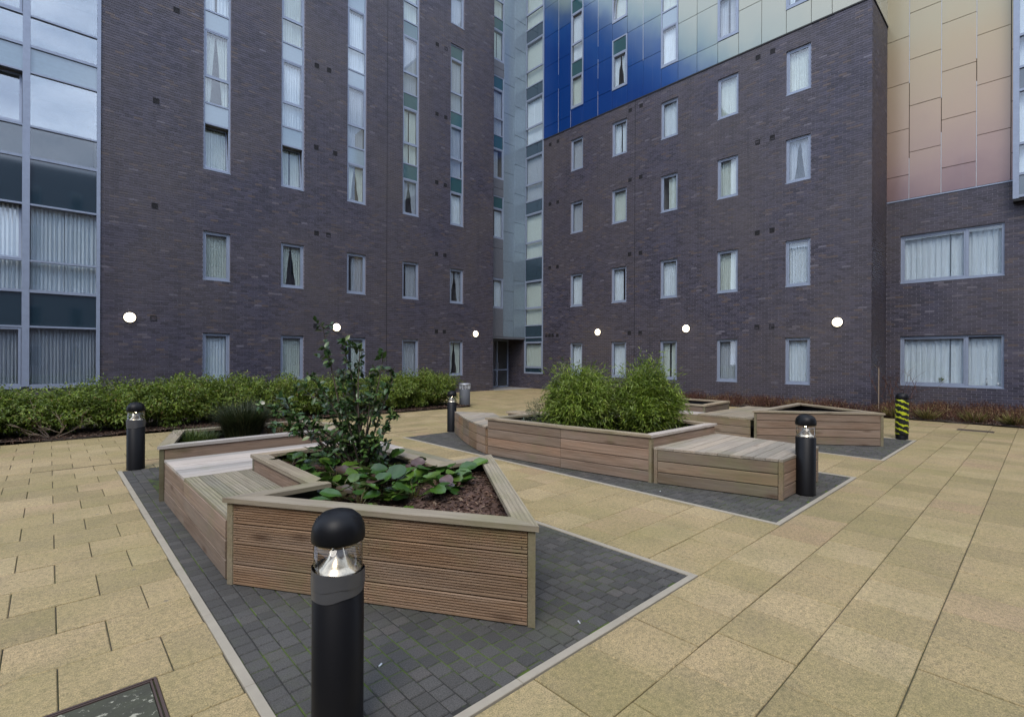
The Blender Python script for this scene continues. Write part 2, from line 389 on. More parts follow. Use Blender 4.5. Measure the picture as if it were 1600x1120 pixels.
def np_mesh(name, V, Fc, mat, smooth=False):
    me = bpy.data.meshes.new(name); V = np.ascontiguousarray(V, np.float32); k = Fc.shape[1]
    me.vertices.add(len(V)); me.vertices.foreach_set('co', V.ravel())
    me.loops.add(Fc.size); me.loops.foreach_set('vertex_index', Fc.ravel().astype(np.int32))
    me.polygons.add(len(Fc)); me.polygons.foreach_set('loop_start', np.arange(0, Fc.size, k, dtype=np.int32))
    try: me.polygons.foreach_set('loop_total', np.full(len(Fc), k, np.int32))
    except Exception: pass
    me.polygons.foreach_set('use_smooth', np.full(len(Fc), smooth, bool))
    me.materials.append(mat); me.update(calc_edges=True); me.validate(); return me

# curtains: pleated sheets on a unit square, scaled to each opening
def curtain_mesh(kind, mat, seed):
    r = random.Random(seed); m = MB(); nx, nzz = 60, 5
    spans = {'full': [(0, 1, 1)], 'left': [(0, .66, .66)], 'right': [(.36, 1, .64)], 'both': [(0, .46, .46), (.56, 1, .44)], 'tied': [(0, .48, .20), (.54, 1, .2)]}[kind]
    for (a, b, keep) in spans:
        ph = r.uniform(0, 6); n0 = int(nx * (b - a)) + 6; vs = []
        fr = 46 * (1 + .3 * r.random())
        for j in range(nzz + 1):
            t = j / nzz
            for i in range(n0 + 1):
                s = i / n0; u = a + (b - a) * s
                if keep < 1:       # gathers towards the side as it falls
                    side = a if a == 0 else b
                    u = side + (u - side) * (1 - (1 - keep / max(b - a, .01) if keep < (b - a) else 0) * (1 - t) * .8)
                y = .5 * math.sin(fr * u + ph + .5 * math.sin(9 * u + ph)) + .28 * math.sin(fr * 2.3 * u + 1.3 * ph + t)
                vs.append((u, y, t))
        fs = [(j * (n0 + 1) + i, j * (n0 + 1) + i + 1, (j + 1) * (n0 + 1) + i + 1, (j + 1) * (n0 + 1) + i) for j in range(nzz) for i in range(n0)]
        m.add(vs, fs)
    return m.mesh('curtain', mat, True)
CURT = {(k, c): curtain_mesh(k, M[c], len(k) + i) for i, c in enumerate(('curtain', 'curtain2', 'curtain3')) for k in ('full', 'left', 'right', 'both', 'tied')}
_room = MB(); _room.add([(0, 0, 0), (1, 0, 0), (1, 0, 1), (0, 0, 1), (0, -1, 0), (1, -1, 0), (1, -1, 1), (0, -1, 1)], [(0, 1, 5, 4), (1, 2, 6, 5), (2, 3, 7, 6), (3, 0, 4, 7), (4, 5, 6, 7)])
ROOM = _room.mesh('room', M['room'])
_pane = MB(); _pane.box(0, 1, -.006, .006, 0, 1); PANE = _pane.mesh('pane', M['glass']); BAYPANE = _pane.mesh('pane', M['bayglass'])
PANEL = {k: one('box', 0, 1, -.01, .01, 0, 1).mesh('spandrel_panel', M[k]) for k in ('teal', 'slate', 'skypanel', 'greypanel')}
def S(x, y, z): return Matrix.Diagonal((x, y, z, 1))

def frame_mb(w, h, fw, y0, y1, m=None, ox=0, oz=0):
    m = m or MB()
    m.box(ox, ox + fw, y0, y1, oz, oz + h); m.box(ox + w - fw, ox + w, y0, y1, oz, oz + h)
    m.box(ox + fw, ox + w - fw, y0, y1, oz, oz + fw); m.box(ox + fw, ox + w - fw, y0, y1, oz + h - fw, oz + h)
    return m
SASH = {}
def window(bld, F, u0, u1, zs, types, panel='teal', set_back=.055, curt=None, tilt=(), splits=None, fw=.055, name='window', wide=False, sill=True):
    """a framed opening: zs are the heights of its rails, types says what fills each bay (w opening light, l fixed light, p panel)"""
    wd = u1 - u0; z0 = zs[0]; Ht = zs[-1] - z0; splits = splits or []
    W = F @ T(u0, -set_back, z0)
    m = frame_mb(wd, Ht, fw, -.07, 0)
    for z in zs[1:-1]: m.box(fw, wd - fw, -.068, -.001, z - z0 - .028, z - z0 + .028)
    if sill: m.box(-.005, wd + .005, .001, set_back + .016, -.022, .002)
    cols = [0] + list(splits) + [wd]
    for s in splits: m.box(s - .035, s + .035, -.066, .002, fw, Ht - fw)
    fr = m.build(name, M['frame'], bld, W)
    for i, ty in enumerate(types):
        a = zs[i] - z0 + (fw if i == 0 else .028); b = zs[i + 1] - z0 - (fw if i == len(types) - 1 else .028)
        for j in range(len(cols) - 1):
            c0 = cols[j] + (fw if j == 0 else .035); c1 = cols[j + 1] - (fw if j == len(cols) - 2 else .035)
            cw, ch = c1 - c0, b - a
            if ty == 'p': link('spandrel_panel', PANEL[panel], fr, W @ T(c0, -.035, a) @ S(cw, 1, ch)); continue
            if ty == 'w' and (not splits or j == len(cols) - 2):
                key = (round(cw, 2), round(ch, 2))
                if key not in SASH: SASH[key] = frame_mb(cw - .006, ch - .006, .04, -.045, .012).mesh('sash', M['frame'])
                R = Matrix.Rotation(math.radians(9), 4, 'X') if (i in tilt) else I4
                base = W @ T(c0 + .003, -.02, a + .003) @ R
                link('sash', SASH[key], fr, base)
                link('pane', PANE, fr, base @ T(.035, -.015, .035) @ S(cw - .076, 1, ch - .076))
            else: link('pane', PANE, fr, W @ T(c0 - .004, -.035, a - .004) @ S(cw + .008, 1, ch + .008))
    # interior and curtains for each lit bay: neighbouring w and l bays share one room
    i = 0
    while i < len(types):
        if types[i] == 'p': i += 1; continue
        j = i
        while j + 1 < len(types) and types[j + 1] != 'p': j += 1
        a, b = zs[i] - z0 + .03, zs[j + 1] - z0 - .03
        link('room', ROOM, fr, W @ T(.02, -.075, a) @ S(wd - .04, 1.1, b - a))
        kind = curt or RND.choice(['full', 'full', 'left', 'full', 'both', 'right', 'full', 'full', 'tied'])
        mat = RND.choice(['curtain', 'curtain', 'curtain2', 'curtain2', 'curtain3'])
        nrep = max(1, round(wd / 1.0))
        for r_ in range(nrep):
            cw = (wd - .07) / nrep
            link('curtain', CURT[(kind, mat)], fr, W @ T(.035 + r_ * cw, -.16 - (.16 if i in tilt else 0) , a + .01) @ S(cw, .05, b - a - .09))
        i = j + 1
    return fr

def vents(bld, F, pts, s=.105):
    for x, z in pts:
        m = frame_mb(s, s, .014, -.01, .010); m.box(.014, s - .014, -.01, .002, .014, s - .014)
        for k in range(4): m.box(.016, s - .016, .002, .006, .022 + k * .034, .028 + k * .034)
        m.build('vent', M['vent'], bld, F @ T(x - s / 2, 0.008, z - s / 2))

TOP = 22.4
# ---- left building -------------------------------------------------
FL = F_left(18.75)
LB = thing('apartment_building', 'dark brick block at left with tall ribbons of narrow windows, behind the hedge', 'building', (8, 19.5, 0), 'brick apartment blocks round the courtyard')
cols = {'A': (3.66, 4.455), 'B': (6.08, 6.89), 'C': (8.55, 9.35), 'D': (11.02, 11.83), 'E': (13.50, 14.27)}
def LU(a, b): return (-b, -a)
holesL = []
GW, FWn = (.80, 2.41), (4.15, 5.74)
for k, (a, b) in cols.items():
    u0, u1 = LU(a, b)
    for zr in (GW, FWn): holesL.append((u0, u1, *zr))
    if k != 'E': holesL.append((u0, u1, 7.76, 22.3))
holesL += [(*LU(*cols['E']), 7.76, 16.12), (*LU(*cols['E']), 17.05, 22.3)]
bay = (-4.0, 1.07); holesL.append((-1.07, 4.0, .80, 22.38))
brick_wall(LB, FL, -16.13, 5.5, 0, TOP, holesL, near=(-1.9, 2.4), n_near=300)
strip_z = [7.76, 9.29, 9.96, 10.82, 12.36, 13.0, 13.87, 15.44, 16.09, 16.93, 18.47, 19.15, 20.0, 21.5, 22.3]
strip_t = ['w', 'p', 'l', 'w', 'p', 'l', 'w', 'p', 'l', 'w', 'p', 'l', 'w', 'p']
for k, (a, b) in cols.items():
    u0, u1 = LU(a, b)
    window(LB, FL, u0, u1, GW, 'w', curt='full' if k in 'AD' else None)
    window(LB, FL, u0, u1, FWn, 'w', curt='tied' if k == 'E' else None)
    pn = 'skypanel' if k in 'ABC' else 'teal'
    if k == 'E':
        window(LB, FL, u0, u1, [7.76, 9.29, 10.0, 10.84, 12.38, 13.03, 13.9, 15.48, 16.12], ['w', 'p', 'l', 'w', 'p', 'l', 'w', 'p'], pn)
        window(LB, FL, u0, u1, [17.05, 18.5, 19.2, 20.0, 21.5, 22.3], ['w', 'p', 'l', 'w', 'p'], pn)
    else:
        window(LB, FL, u0, u1, strip_z, strip_t, pn, tilt=(0,) if k in 'AB' else ())
vents(LB, FL, [(-x, z) for x, z in [(2.39, 9.5), (2.37, 6.26), (2.35, 2.8), (2.91, 12.54), (7.33, 9.5), (8.06, 9.48), (7.35, 6.28), (7.81, 6.28), (7.34, 12.57), (7.81, 12.58),
     (12.76, 6.28), (13.21, 6.28), (12.77, 2.79), (13.2, 2.79), (12.75, 15.7), (13.23, 15.7), (12.75, 9.5), (13.22, 9.48), (12.75, 12.57), (13.23, 12.57), (7.33, 2.79), (7.8, 2.79)]], .165)
one('box', -10.29, -10.27, .002, .0125, 0, TOP).build('movement_joint', M['dark'], LB, FL)
# glazed bay: mullions, rails, panes and spandrels
bm_ = MB(); bz = [.80, 2.42, 3.38, 4.2, 5.72, 6.99, 7.83, 9.28, 9.99, 10.81, 12.36, 13.06, 13.9, 15.44, 16.1, 16.95, 18.5, 19.2, 20.0, 21.5, 22.36]
bt = ['w', 'p', 'l', 'w', 'p', 'l', 'w', 'p', 'l', 'w', 'p', 'l', 'w', 'p', 'l', 'w', 'p', 'l', 'w', 'p']
mull = [(-1.075, .085), (.47, .15), (1.98, .15), (3.92, .08)]     # local x (= -X), width
for x, wd in mull: bm_.box(x - (wd / 2 if x > -1 else 0), x + (wd / 2 if x > -1 else wd), -.1, .045, .80, 22.38)
segs = [(-.99, .395), (.545, 1.905), (2.055, 3.88)]
for z in bz:
    thick = .075 if any(abs(z - t) < .01 for t in (3.38, 6.99, 9.99, 13.06, 16.1, 19.2)) else .05
    if abs(z - .80) < .01: thick = .11
    for a, b in segs: bm_.box(a, b, -.08, .035, z - thick / 2, z + thick / 2)
bayf = bm_.build('bay_frame', M['frame'], LB, FL)
for si, (a, b) in enumerate(segs):
    for i, ty in enumerate(bt):
        z0, z1 = bz[i] + .02, bz[i + 1] - .02
        if ty == 'p': link('spandrel_panel', PANEL['slate' if i < 6 else 'skypanel'], bayf, FL @ T(a, -.02, z0) @ S(b - a, 1, z1 - z0)); continue
        if ty == 'w' and si == 1:
            key = ('b', round(b - a, 2), round(z1 - z0, 2)); c0, ch = a + .01, z1 - z0
            if key not in SASH: SASH[key] = frame_mb(b - a - .02, ch - .02, .055, -.03, .02).mesh('sash', M['frame'])
            R = Matrix.Rotation(math.radians(8), 4, 'X') if i in (6, 3) else I4
            base = FL @ T(a + .01, 0, z0 + .01) @ R
            link('sash', SASH[key], bayf, base); link('pane', BAYPANE if i > 5 else PANE, bayf, base @ T(.05, -.01, .05) @ S(b - a - .12, 1, ch - .12))
        else: link('pane', BAYPANE if i > 5 else PANE, bayf, FL @ T(a, -.02, z0) @ S(b - a, 1, z1 - z0))
    i = 0
    while i < len(bt):
        if bt[i] == 'p': i += 1; continue
        j = i
        while j + 1 < len(bt) and bt[j + 1] != 'p': j += 1
        z0, z1 = bz[i], bz[j + 1]
        link('room', ROOM, bayf, FL @ T(a, -.1, z0 + .03) @ S(b - a, 1.6, z1 - z0 - .06))
        for r_ in range(2):
            cw = (b - a) / 2
            if i >= 5 and i < 9 : continue
            link('curtain', CURT[('full', 'curtain' if i == 2 else 'curtain3')], bayf, FL @ T(a + r_ * cw, -.19, z0 + .04) @ S(cw, .07, z1 - z0 - .08))
        i = j + 1
# end wall of the left block along the entrance recess, and the solid body behind the facade
brick_wall(LB, T(16.13, 0, 0) @ RZ(-PI / 2), -20.6, -18.75, 0, 2.68, [])
one('box', -16.12, 5.4, -9, -1.8, .0, TOP).build('building_body', M['mortar'], LB, FL)
one('box', -16.2, 5.5, -1.9, .06, TOP, TOP + .15).build('roof_edge', M['frame'], LB, FL)

# ---- right building --------------------------------------------------
FR = F_right(18.8)
RB = thing('apartment_building', 'dark brick block at right topped with blue, cream and gold metal panels', 'building', (19.5, 10, 0), 'brick apartment blocks round the courtyard')
rc = [(5.46, 6.24), (7.88, 8.67), (10.32, 11.09), (12.77, 13.57), (15.26, 16.02)]
CL = 12.93
floors = [(.77, 2.37), (4.14, 5.73), (7.73, 9.25), (10.79, 12.33)]
holesR = [(a, b, *f) for a, b in rc for f in floors] + [(17.86, 19.27, .78, CL)]
brick_wall(RB, FR, 3.757, 19.27, 0, CL, holesR, near=(4.4, .9), n_near=180)
brick_wall(RB, FR, 19.27, 20.56, 0, 2.68, [])
for i, (a, b) in enumerate(rc):
    for f in floors: window(RB, FR, a, b, f, 'w', curt='full' if RND.random() < .55 else None)
vl = [(7.18, z) for z in (12.55, 9.47, 6.19, 2.78)] + [(6.68, z) for z in (12.55, 9.48, 6.19, 2.78)] + [(12.6, z) for z in (12.58, 9.5, 6.22, 2.74)] + [(12.05, z) for z in (12.58, 9.5, 6.2, 2.73)]
vl += [(17.4, z) for z in (12.55, 9.5, 6.23)] + [(16.87, z) for z in (12.55, 9.48, 6.22)] + [(17.62, 2.78), (17.4, 2.77), (17.17, 2.77), (16.87, 2.76)]
vents(RB, FR, vl, .165)
one('box', 12.33, 12.35, .002, .0125, 0, CL).build('movement_joint', M['dark'], RB, FR)
# windows in the cladding
stripR = [16.1, 16.93, 18.46, 19.17, 20.0, 21.5, 22.3]
cw_ = [
    (rc[4], [[13.86, 15.38, 16.1, 16.95, 18.46, 19.15, 20.0, 21.5, 22.3]], [['w', 'p', 'l', 'w', 'p', 'l', 'w', 'p']], 'teal'),
    (rc[3], [[13.82, 15.36, 16.07], [16.87, 18.4, 19.1]], [['w', 'p'], ['w', 'p']], 'teal'),
    (rc[2], [[13.79, 15.38, 16.07, 16.93, 18.46, 19.15]], [['w', 'p', 'l', 'w', 'p']], 'skypanel'),
    (rc[1], [[13.80, 15.36, 16.05], [16.9, 18.4]], [['w', 'p'], ['w']], 'skypanel'),
    (rc[0], [[13.79, 15.36, 16.05], [16.9, 18.4]], [['w', 'p'], ['w']], 'skypanel')]
holesC = []
for (a, b), zl, tl, pn in cw_:
    for zz, tt in zip(zl, tl):
        window(RB, FR, a, b, zz, tt, pn, set_back=-.03, tilt=(0,) if (pn == 'teal' and zz[0] > 16) else ()); holesC.append((a, b, zz[0], zz[-1]))
m = MB()
for h in rect_minus((3.757, 17.86, CL, TOP), holesC): m.add([(h[0], -.03, h[2]), (h[1], -.03, h[2]), (h[1], -.03, h[3]), (h[0], -.03, h[3])], [(3, 2, 1, 0)])
m.build('cladding_backing', M['dark'], RB, FR)
def clad(parent, F, xs, z0, z1, holes, mat, strip_cols=(), ph=None):
    for i, (a, b) in enumerate(zip(xs, xs[1:])):
        z = z0; first = True
        p = ph[i] if ph else (.78 if i % 2 else 1.53)
        while z < z1 - .02:
            zt = min(z + (p if first else 1.535), z1); first = False
            for r in rect_minus((a + .007, b - .007, z + .007, zt - .006), holes):
                if r[1] - r[0] > .05 and r[3] - r[2] > .05:
                    mm = MB(); c = .004
                    x0, x1, y0, y1 = r[0] - (r[0] + r[1]) / 2, r[1] - (r[0] + r[1]) / 2, r[2] - (r[2] + r[3]) / 2, r[3] - (r[2] + r[3]) / 2
                    mm.add([(x0, -.02, y0), (x1, -.02, y0), (x1, -.02, y1), (x0, -.02, y1), (x0, .008, y0), (x1, .008, y0), (x1, .008, y1), (x0, .008, y1),
                            (x0 + c, .012, y0 + c), (x1 - c, .012, y0 + c), (x1 - c, .012, y1 - c), (x0 + c, .012, y1 - c)],
                           [(11, 10, 9, 8), (4, 5, 1, 0), (5, 6, 2, 1), (6, 7, 3, 2), (7, 4, 0, 3), (8, 9, 5, 4), (9, 10, 6, 5), (10, 11, 7, 6), (11, 8, 4, 7)])
                    tl = Matrix.Rotation(RND.uniform(-.003, .003), 4, 'X') @ Matrix.Rotation(RND.uniform(-.003, .003), 4, 'Z')
                    mm.build('cladding_panel', mat, parent, F @ T((r[0] + r[1]) / 2, RND.uniform(-.001, .002), (r[2] + r[3]) / 2) @ tl)
            z = zt
    for x, za, zb in strip_cols: one('box', x - .006, x + .006, -.02, .0145, za, zb).build('joint_strip', M['strip'], parent, F)
xsR = [3.757, 4.85, 5.46, 6.24, 7.06, 7.88, 8.67, 9.51, 10.32, 11.09, 11.96, 12.77, 13.57, 14.38, 15.26, 16.02, 16.85, 17.86]
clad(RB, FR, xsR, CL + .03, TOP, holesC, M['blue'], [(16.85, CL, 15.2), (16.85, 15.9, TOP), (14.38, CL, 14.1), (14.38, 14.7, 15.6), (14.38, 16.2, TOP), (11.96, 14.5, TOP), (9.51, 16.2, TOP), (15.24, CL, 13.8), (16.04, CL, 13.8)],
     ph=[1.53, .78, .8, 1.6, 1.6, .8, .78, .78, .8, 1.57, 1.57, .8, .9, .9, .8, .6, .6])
one('box', 3.74, 17.87, -.02, .035, CL - .02, CL + .025).build('flashing', M['dark'], RB, FR)
# corner return and the set back wing
FRet = T(0, 3.757, 0)                       # faces -Y: local x = -X after the half turn
FRet = T(0, 3.757, 0) @ RZ(PI)
brick_wall(RB, FRet, -20.9, -18.8, 0, CL, [])
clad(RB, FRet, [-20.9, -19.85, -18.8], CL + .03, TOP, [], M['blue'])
one('box', -20.9, -18.79, -.02, -.0225, CL, TOP).build('cladding_backing', M['dark'], RB, FRet)
one('box', -20.9, -18.79, -.02, .035, CL - .02, CL + .025).build('flashing', M['dark'], RB, FRet)
FW = F_right(20.9)
wr = [(.885, 3.37, .78, 2.40), (.885, 3.37, 4.17, 5.75)]
brick_wall(RB, FW, -6.5, 3.757, 0, 6.93, wr, near=(2.9, 1.2), n_near=120)
window(RB, FW, .885, 3.37, (.78, 2.40), 'w', curt='full', splits=[.83], fw=.06)
window(RB, FW, .885, 3.37, (4.17, 5.75), 'w', curt='full', splits=[.83], fw=.06)
one('box', -6.5, 3.75, -.05, -.032, 6.93, TOP).build('cladding_backing', M['dark'], RB, FW)
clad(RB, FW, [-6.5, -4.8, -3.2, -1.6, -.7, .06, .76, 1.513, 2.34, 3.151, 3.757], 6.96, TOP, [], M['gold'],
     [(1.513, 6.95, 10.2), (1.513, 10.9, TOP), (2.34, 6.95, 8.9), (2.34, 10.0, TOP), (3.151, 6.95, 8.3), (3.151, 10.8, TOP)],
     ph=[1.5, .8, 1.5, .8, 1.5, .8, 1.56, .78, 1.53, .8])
one('box', -6.5, 3.757, -.02, .03, 6.915, 6.955).build('flashing', M['frame'], RB, FW)
# projecting glazed bay high on the wing
FB = F_right(20.6); pb = MB(); PB0, PB1 = -1.6, .71
for x0, x1 in ((PB1 - .13, PB1), (-.6, -.5), (PB0, PB0 + .13)): pb.box(x0, x1, -.3, .02, 6.32, TOP)
pbz = [6.38, 7.02, 7.9, 9.45, 10.12, 11.05, 12.6, 13.2, 14.1, 15.6, 16.3, 17.2, 18.7, 22.3]
for z in pbz:
    for x0, x1 in ((-.5, PB1 - .13), (PB0 + .13, -.6)): pb.box(x0, x1, -.29, .01, z - .035, z + .035)
pbf = pb.build('projecting_bay_frame', M['frame'], RB, FB)
for i in range(len(pbz) - 1):
    for x0, x1 in ((-.5, PB1 - .13), (PB0 + .13, -.6)):
        if i % 3 == 0: link('spandrel_panel', PANEL['slate'], pbf, FB @ T(x0, -.05, pbz[i] + .03) @ S(x1 - x0, 1, pbz[i + 1] - pbz[i] - .06))
        else: link('pane', PANE, pbf, FB @ T(x0, -.05, pbz[i] + .03) @ S(x1 - x0, 1, pbz[i + 1] - pbz[i] - .06))
one('box', PB0 + .02, PB1 - .02, -.29, -.22, 6.34, TOP).build('blind', M['curtain'], pbf, FB)
one('box', PB0 + .01, PB1 - .01, -.29, .0, 6.25, 6.318).build('bay_soffit', M['dark'], RB, FB)
one('box', 3.9, 20.5, -9, -1.4, 0, TOP).build('building_body', M['mortar'], RB, FR)
one('box', -6.5, 3.7, -9, -1.5, 0, TOP).build('building_body', M['mortar'], RB, FW)
one('box', 3.7, 17.9, -1.6, .05, TOP, TOP + .15).build('roof_edge', M['frame'], RB, FR)

# ---- the link between them ---------------------------------------------
FK = F_left(19.2)
LK = thing('stair_tower', 'narrow silver glass stair tower between the two brick blocks, over a recessed entrance', 'building', (17.5, 19.5, 0))
kw = [(4.14, 5.69, ['w'], [4.14, 5.69]), (7.71, 9.89, ['w', 'p'], [7.71, 9.25, 9.89]), (10.77, 16.03, ['w', 'p', 'l', 'w', 'p'], [10.77, 12.3, 13.0, 13.85, 15.36, 16.03]), (16.8, 22.3, ['w', 'p', 'l', 'w', 'p'], [16.8, 18.38, 19.0, 19.9, 21.5, 22.3])]
for a, b, ty, zz in kw: window(LK, FK, -17.2, -16.42, zz, ty, 'teal', set_back=0, fw=.06, sill=False)
hk = [(-17.2, -16.42, a, b) for a, b, _, _ in kw]
clad(LK, FK, [-17.2, -16.0], 2.70, TOP, hk, M['greypanel'], ph=[1.45])
clad(LK, FK, [-18.79, -17.95, -17.2], 2.70, TOP, [], M['silver'], ph=[1.45, .85])
one('box', -18.79, -17.2, -.06, -.04, 2.7, TOP).build('cladding_backing', M['greypanel'], LK, FK)
one('box', -18.8, -16.13, -1.3, .012, 2.60, 2.69).build('canopy_soffit', M['greypanel'], LK, FK)
# ribbon of wide windows turning onto the right hand block
zz = [.78, 1.10, 2.45, 2.70, 3.34, 4.24, 5.70, 6.89, 7.73, 9.28, 9.95, 10.84, 12.34, 13.0, 13.87, 15.41, 16.1, 16.93, 18.46, 19.18, 20.0, 21.5, 22.3]
tt = ['p', 'w', 'p', 'p', 'l', 'w', 'p', 'l', 'w', 'p', 'l', 'w', 'p', 'l', 'w', 'p', 'l', 'w', 'p', 'l', 'w', 'p']
window(LK, FR, 17.87, 19.262, zz, tt, 'slate', set_back=-.01, fw=.08, curt='full', sill=False, tilt=())
one('box', -18.8, -16.13, -6, -2.4, 0, TOP).build('building_body', M['mortar'], LK, FK)
# recessed glazed door under the canopy
FD = F_left(20.5)
dm = frame_mb(2.6, 2.6, .07, -.08, 0, None, -18.78, 0)
for x in (-17.95, -17.05): dm.box(x - .04, x + .04, -.08, 0, 0, 2.6)
for a, b in ((-18.71, -17.99), (-17.91, -17.09), (-17.01, -16.25)): dm.box(a, b, -.06, -.01, .92, .99)
df = dm.build('entrance_door_frame', M['frame'], LK, FD)
for a, b in ((-18.71, -17.99), (-17.91, -17.09), (-17.01, -16.25)):
    for z0, z1 in ((.07, .92), (.99, 2.53)): link('pane', PANE, df, FD @ T(a, -.03, z0) @ S(b - a, 1, z1 - z0))
link('room', ROOM, df, FD @ T(-18.79, -.085, .0) @ S(2.62, 1.5, 2.62))
one('box', -20.2, -16.0, -7, -1.62, 0, TOP).build('building_body', M['mortar'], LK, FD)  # unseen solid block, added to stop sky light leaking in behind the door
one('box', -20.2, -18.81, -1.62, -.07, 0, TOP).build('building_body', M['mortar'], LK, FD)  # second added block, closing the leak at the side of the door
one('box', -17.99, -17.95, .0, .05, 1.0, 1.35).build('door_handle', M['steel'], df, FD)

# ---- the two wings behind the photographer, mirrored in the upper panes ----
def back_wing(name, label, x0, x1, y0, y1, h, F, u0, u1):
    b = thing(name, label, 'building', ((x0 + x1) / 2, (y0 + y1) / 2, 0))
    one('box', x0, x1, y0, y1, 0, h).build('wall', M['mortar'], b)
    k = u0 + 1.6
    while k < u1 - 1.5:
        z = .8
        while z < h - 2:
            fr = frame_mb(.8, 1.6, .06, -.01, .05).build('window', M['frame'], b, F @ T(k, .0, z))
            link('pane', PANEL['slate'], fr, F @ T(k + .05, .02, z + .05) @ S(.7, 1, 1.5)); z += 3.1
        k += 2.45
    return b
back_wing('apartment_building', 'plain dark brick wing across the courtyard behind the viewpoint', -26, 26, -26, -16, 16.5, T(0, -16, 0), -20, 20)
back_wing('apartment_building', 'lower dark brick wing closing the near side of the courtyard', -30, -21, -15.9, 22, 13.5, T(-21, 0, 0) @ RZ(-PI / 2), -18, 14)

# ---- wall lights ---------------------------------------------------------
def wall_light(F, x, z, label):
    t = thing('wall_light', label, 'lamp', tuple((F @ Vector((x, .01, z)))), 'round lit wall lamps')
    Wm = F @ T(x, .01, z) @ Matrix.Rotation(-PI / 2, 4, 'X')
    one('lathe', [(.15, 0), (.158, .01), (.158, .035), (.15, .045)], 32).build('rim', M['black'], t, Wm, True)
    one('lathe', [(.146, .04), (.14, .07), (.115, .095), (.07, .11), (.0, .115)], 32).build('diffuser', M['disc'], t, Wm, True)
wall_light(FL, -1.763, 2.79, 'round lit lamp on the left block beside the glazed bay')
wall_light(FL, -8.125, 2.77, 'round lit lamp on the left block above the top of the camellia')
wall_light(FL, -14.985, 2.76, 'round lit lamp on the left block nearest the recessed entrance')
wall_light(FR, 14.30, 2.83, 'round lit lamp on the right block nearest the stair tower')
wall_light(FR, 9.90, 2.825, 'round lit lamp on the right block above the bamboo')
wall_light(FR, 4.656, 2.83, 'round lit lamp on the right block close to its outer corner')

# ------------------------------------------------------------------ ground
def in_view(x, y, m=.35):
    f = FX * x + FY * y; r = FY * x - FX * y
    return f > .8 and abs(r) < f * 1.03 + m and CAM_H / f < .735 + .3 / f
one('box', -90, 90, -90, 90, -.4, -.06).build('ground', flat('earth', (.06, .05, .04), .95), None, I4, kind='structure')
ZONES = [(.715, 3.607, 1.799, 9.0), (5.29, 8.21, 1.799, 8.98), (9.89, 12.84, 1.799, 8.98)]
BED_L = 12.98; BED_R = 17.05
pv = MB()
pv.box(-9, BED_R, -4, BED_L, -.055, -.010); pv.box(10.42, 18.8, BED_L, 18.75, -.055, -.010); pv.box(16.13, 18.8, 18.75, 20.5, -.055, -.010)
PAVE = pv.build('pavement', M['joint'], None, I4, kind='structure')
GRATE = (15.47, 15.85, .82, 1.45); DRAIN = (-.17, 6.4, 9.675, 9.70); MANH = (-.50, .412, 2.22, 3.125)
cuts = ZONES + [GRATE, DRAIN, MANH]
full = []; part_ = []
for k in range(-8, 50):
    y0 = .472 + .4412 * k; y1 = y0 + .4412
    x = (.037 if k % 2 == 0 else .263) - .4485 * 20
    while x < 19:
        r = (x + .003, x + .4455, y0 + .003, y1 - .003); x += .4485
        if not any(in_view(cx, cy, .8) for cx, cy in ((r[0], r[2]), (r[1], r[3]), (r[0], r[3]), (r[1], r[2]))): continue
        regs = []
        for reg in ((-9, BED_R, -4, BED_L), (10.42, 18.8, BED_L, 18.75)):
            a, b, c, d = max(r[0], reg[0]), min(r[1], reg[1]), max(r[2], reg[2]), min(r[3], reg[3])
            if b - a > .03 and d - c > .03: regs.append((a, b, c, d))
        for q in regs:
            hh = [h for h in cuts if h[0] < q[1] and h[1] > q[0] and h[2] < q[3] and h[3] > q[2]]
            if not hh and q[1] - q[0] > .44 and q[3] - q[2] > .434: full.append(q)
            else: part_ += [p for p in rect_minus(q, hh) if p[1] - p[0] > .03 and p[3] - p[2] > .03]
def centre(q): return ((q[0] + q[1]) / 2, (q[2] + q[3]) / 2)
full.sort(key=lambda q: centre(q)[0] ** 2 + centre(q)[1] ** 2)
SLABM = [one('cbox', -.2212, .2212, -.2176, .2176, -.05, 0, c).mesh('slab', M['slab']) for c in (.0035, .005)]
def jig(): return T(0, 0, RND.uniform(-.0015, .0015)) @ Matrix.Rotation(RND.uniform(-.003, .003), 4, 'X') @ Matrix.Rotation(RND.uniform(-.003, .003), 4, 'Y') @ RZ(RND.uniform(-.002, .002))
for q in full[:270]: link('slab', RND.choice(SLABM), PAVE, T(*centre(q), 0) @ jig())
near_part = sorted([p for p in part_], key=lambda q: centre(q)[0] ** 2 + centre(q)[1] ** 2)
for q in near_part[:30]:
    cx, cyy = centre(q); one('cbox', q[0] - cx, q[1] - cx, q[2] - cyy, q[3] - cyy, -.05, 0, .004).build('slab', M['slab'], PAVE, T(cx, cyy, 0))
m = MB()
for q in full[270:] + near_part[30:]:
    dz = RND.uniform(-.0015, .0015); m.cbox(q[0], q[1], q[2], q[3], -.05, dz, .004)
m.build('far_slabs', M['slab'], PAVE, kind='stuff')
one('box', 16.2, 18.78, 18.6, 20.42, -.02, .004).build('threshold', M['concrete'], PAVE)

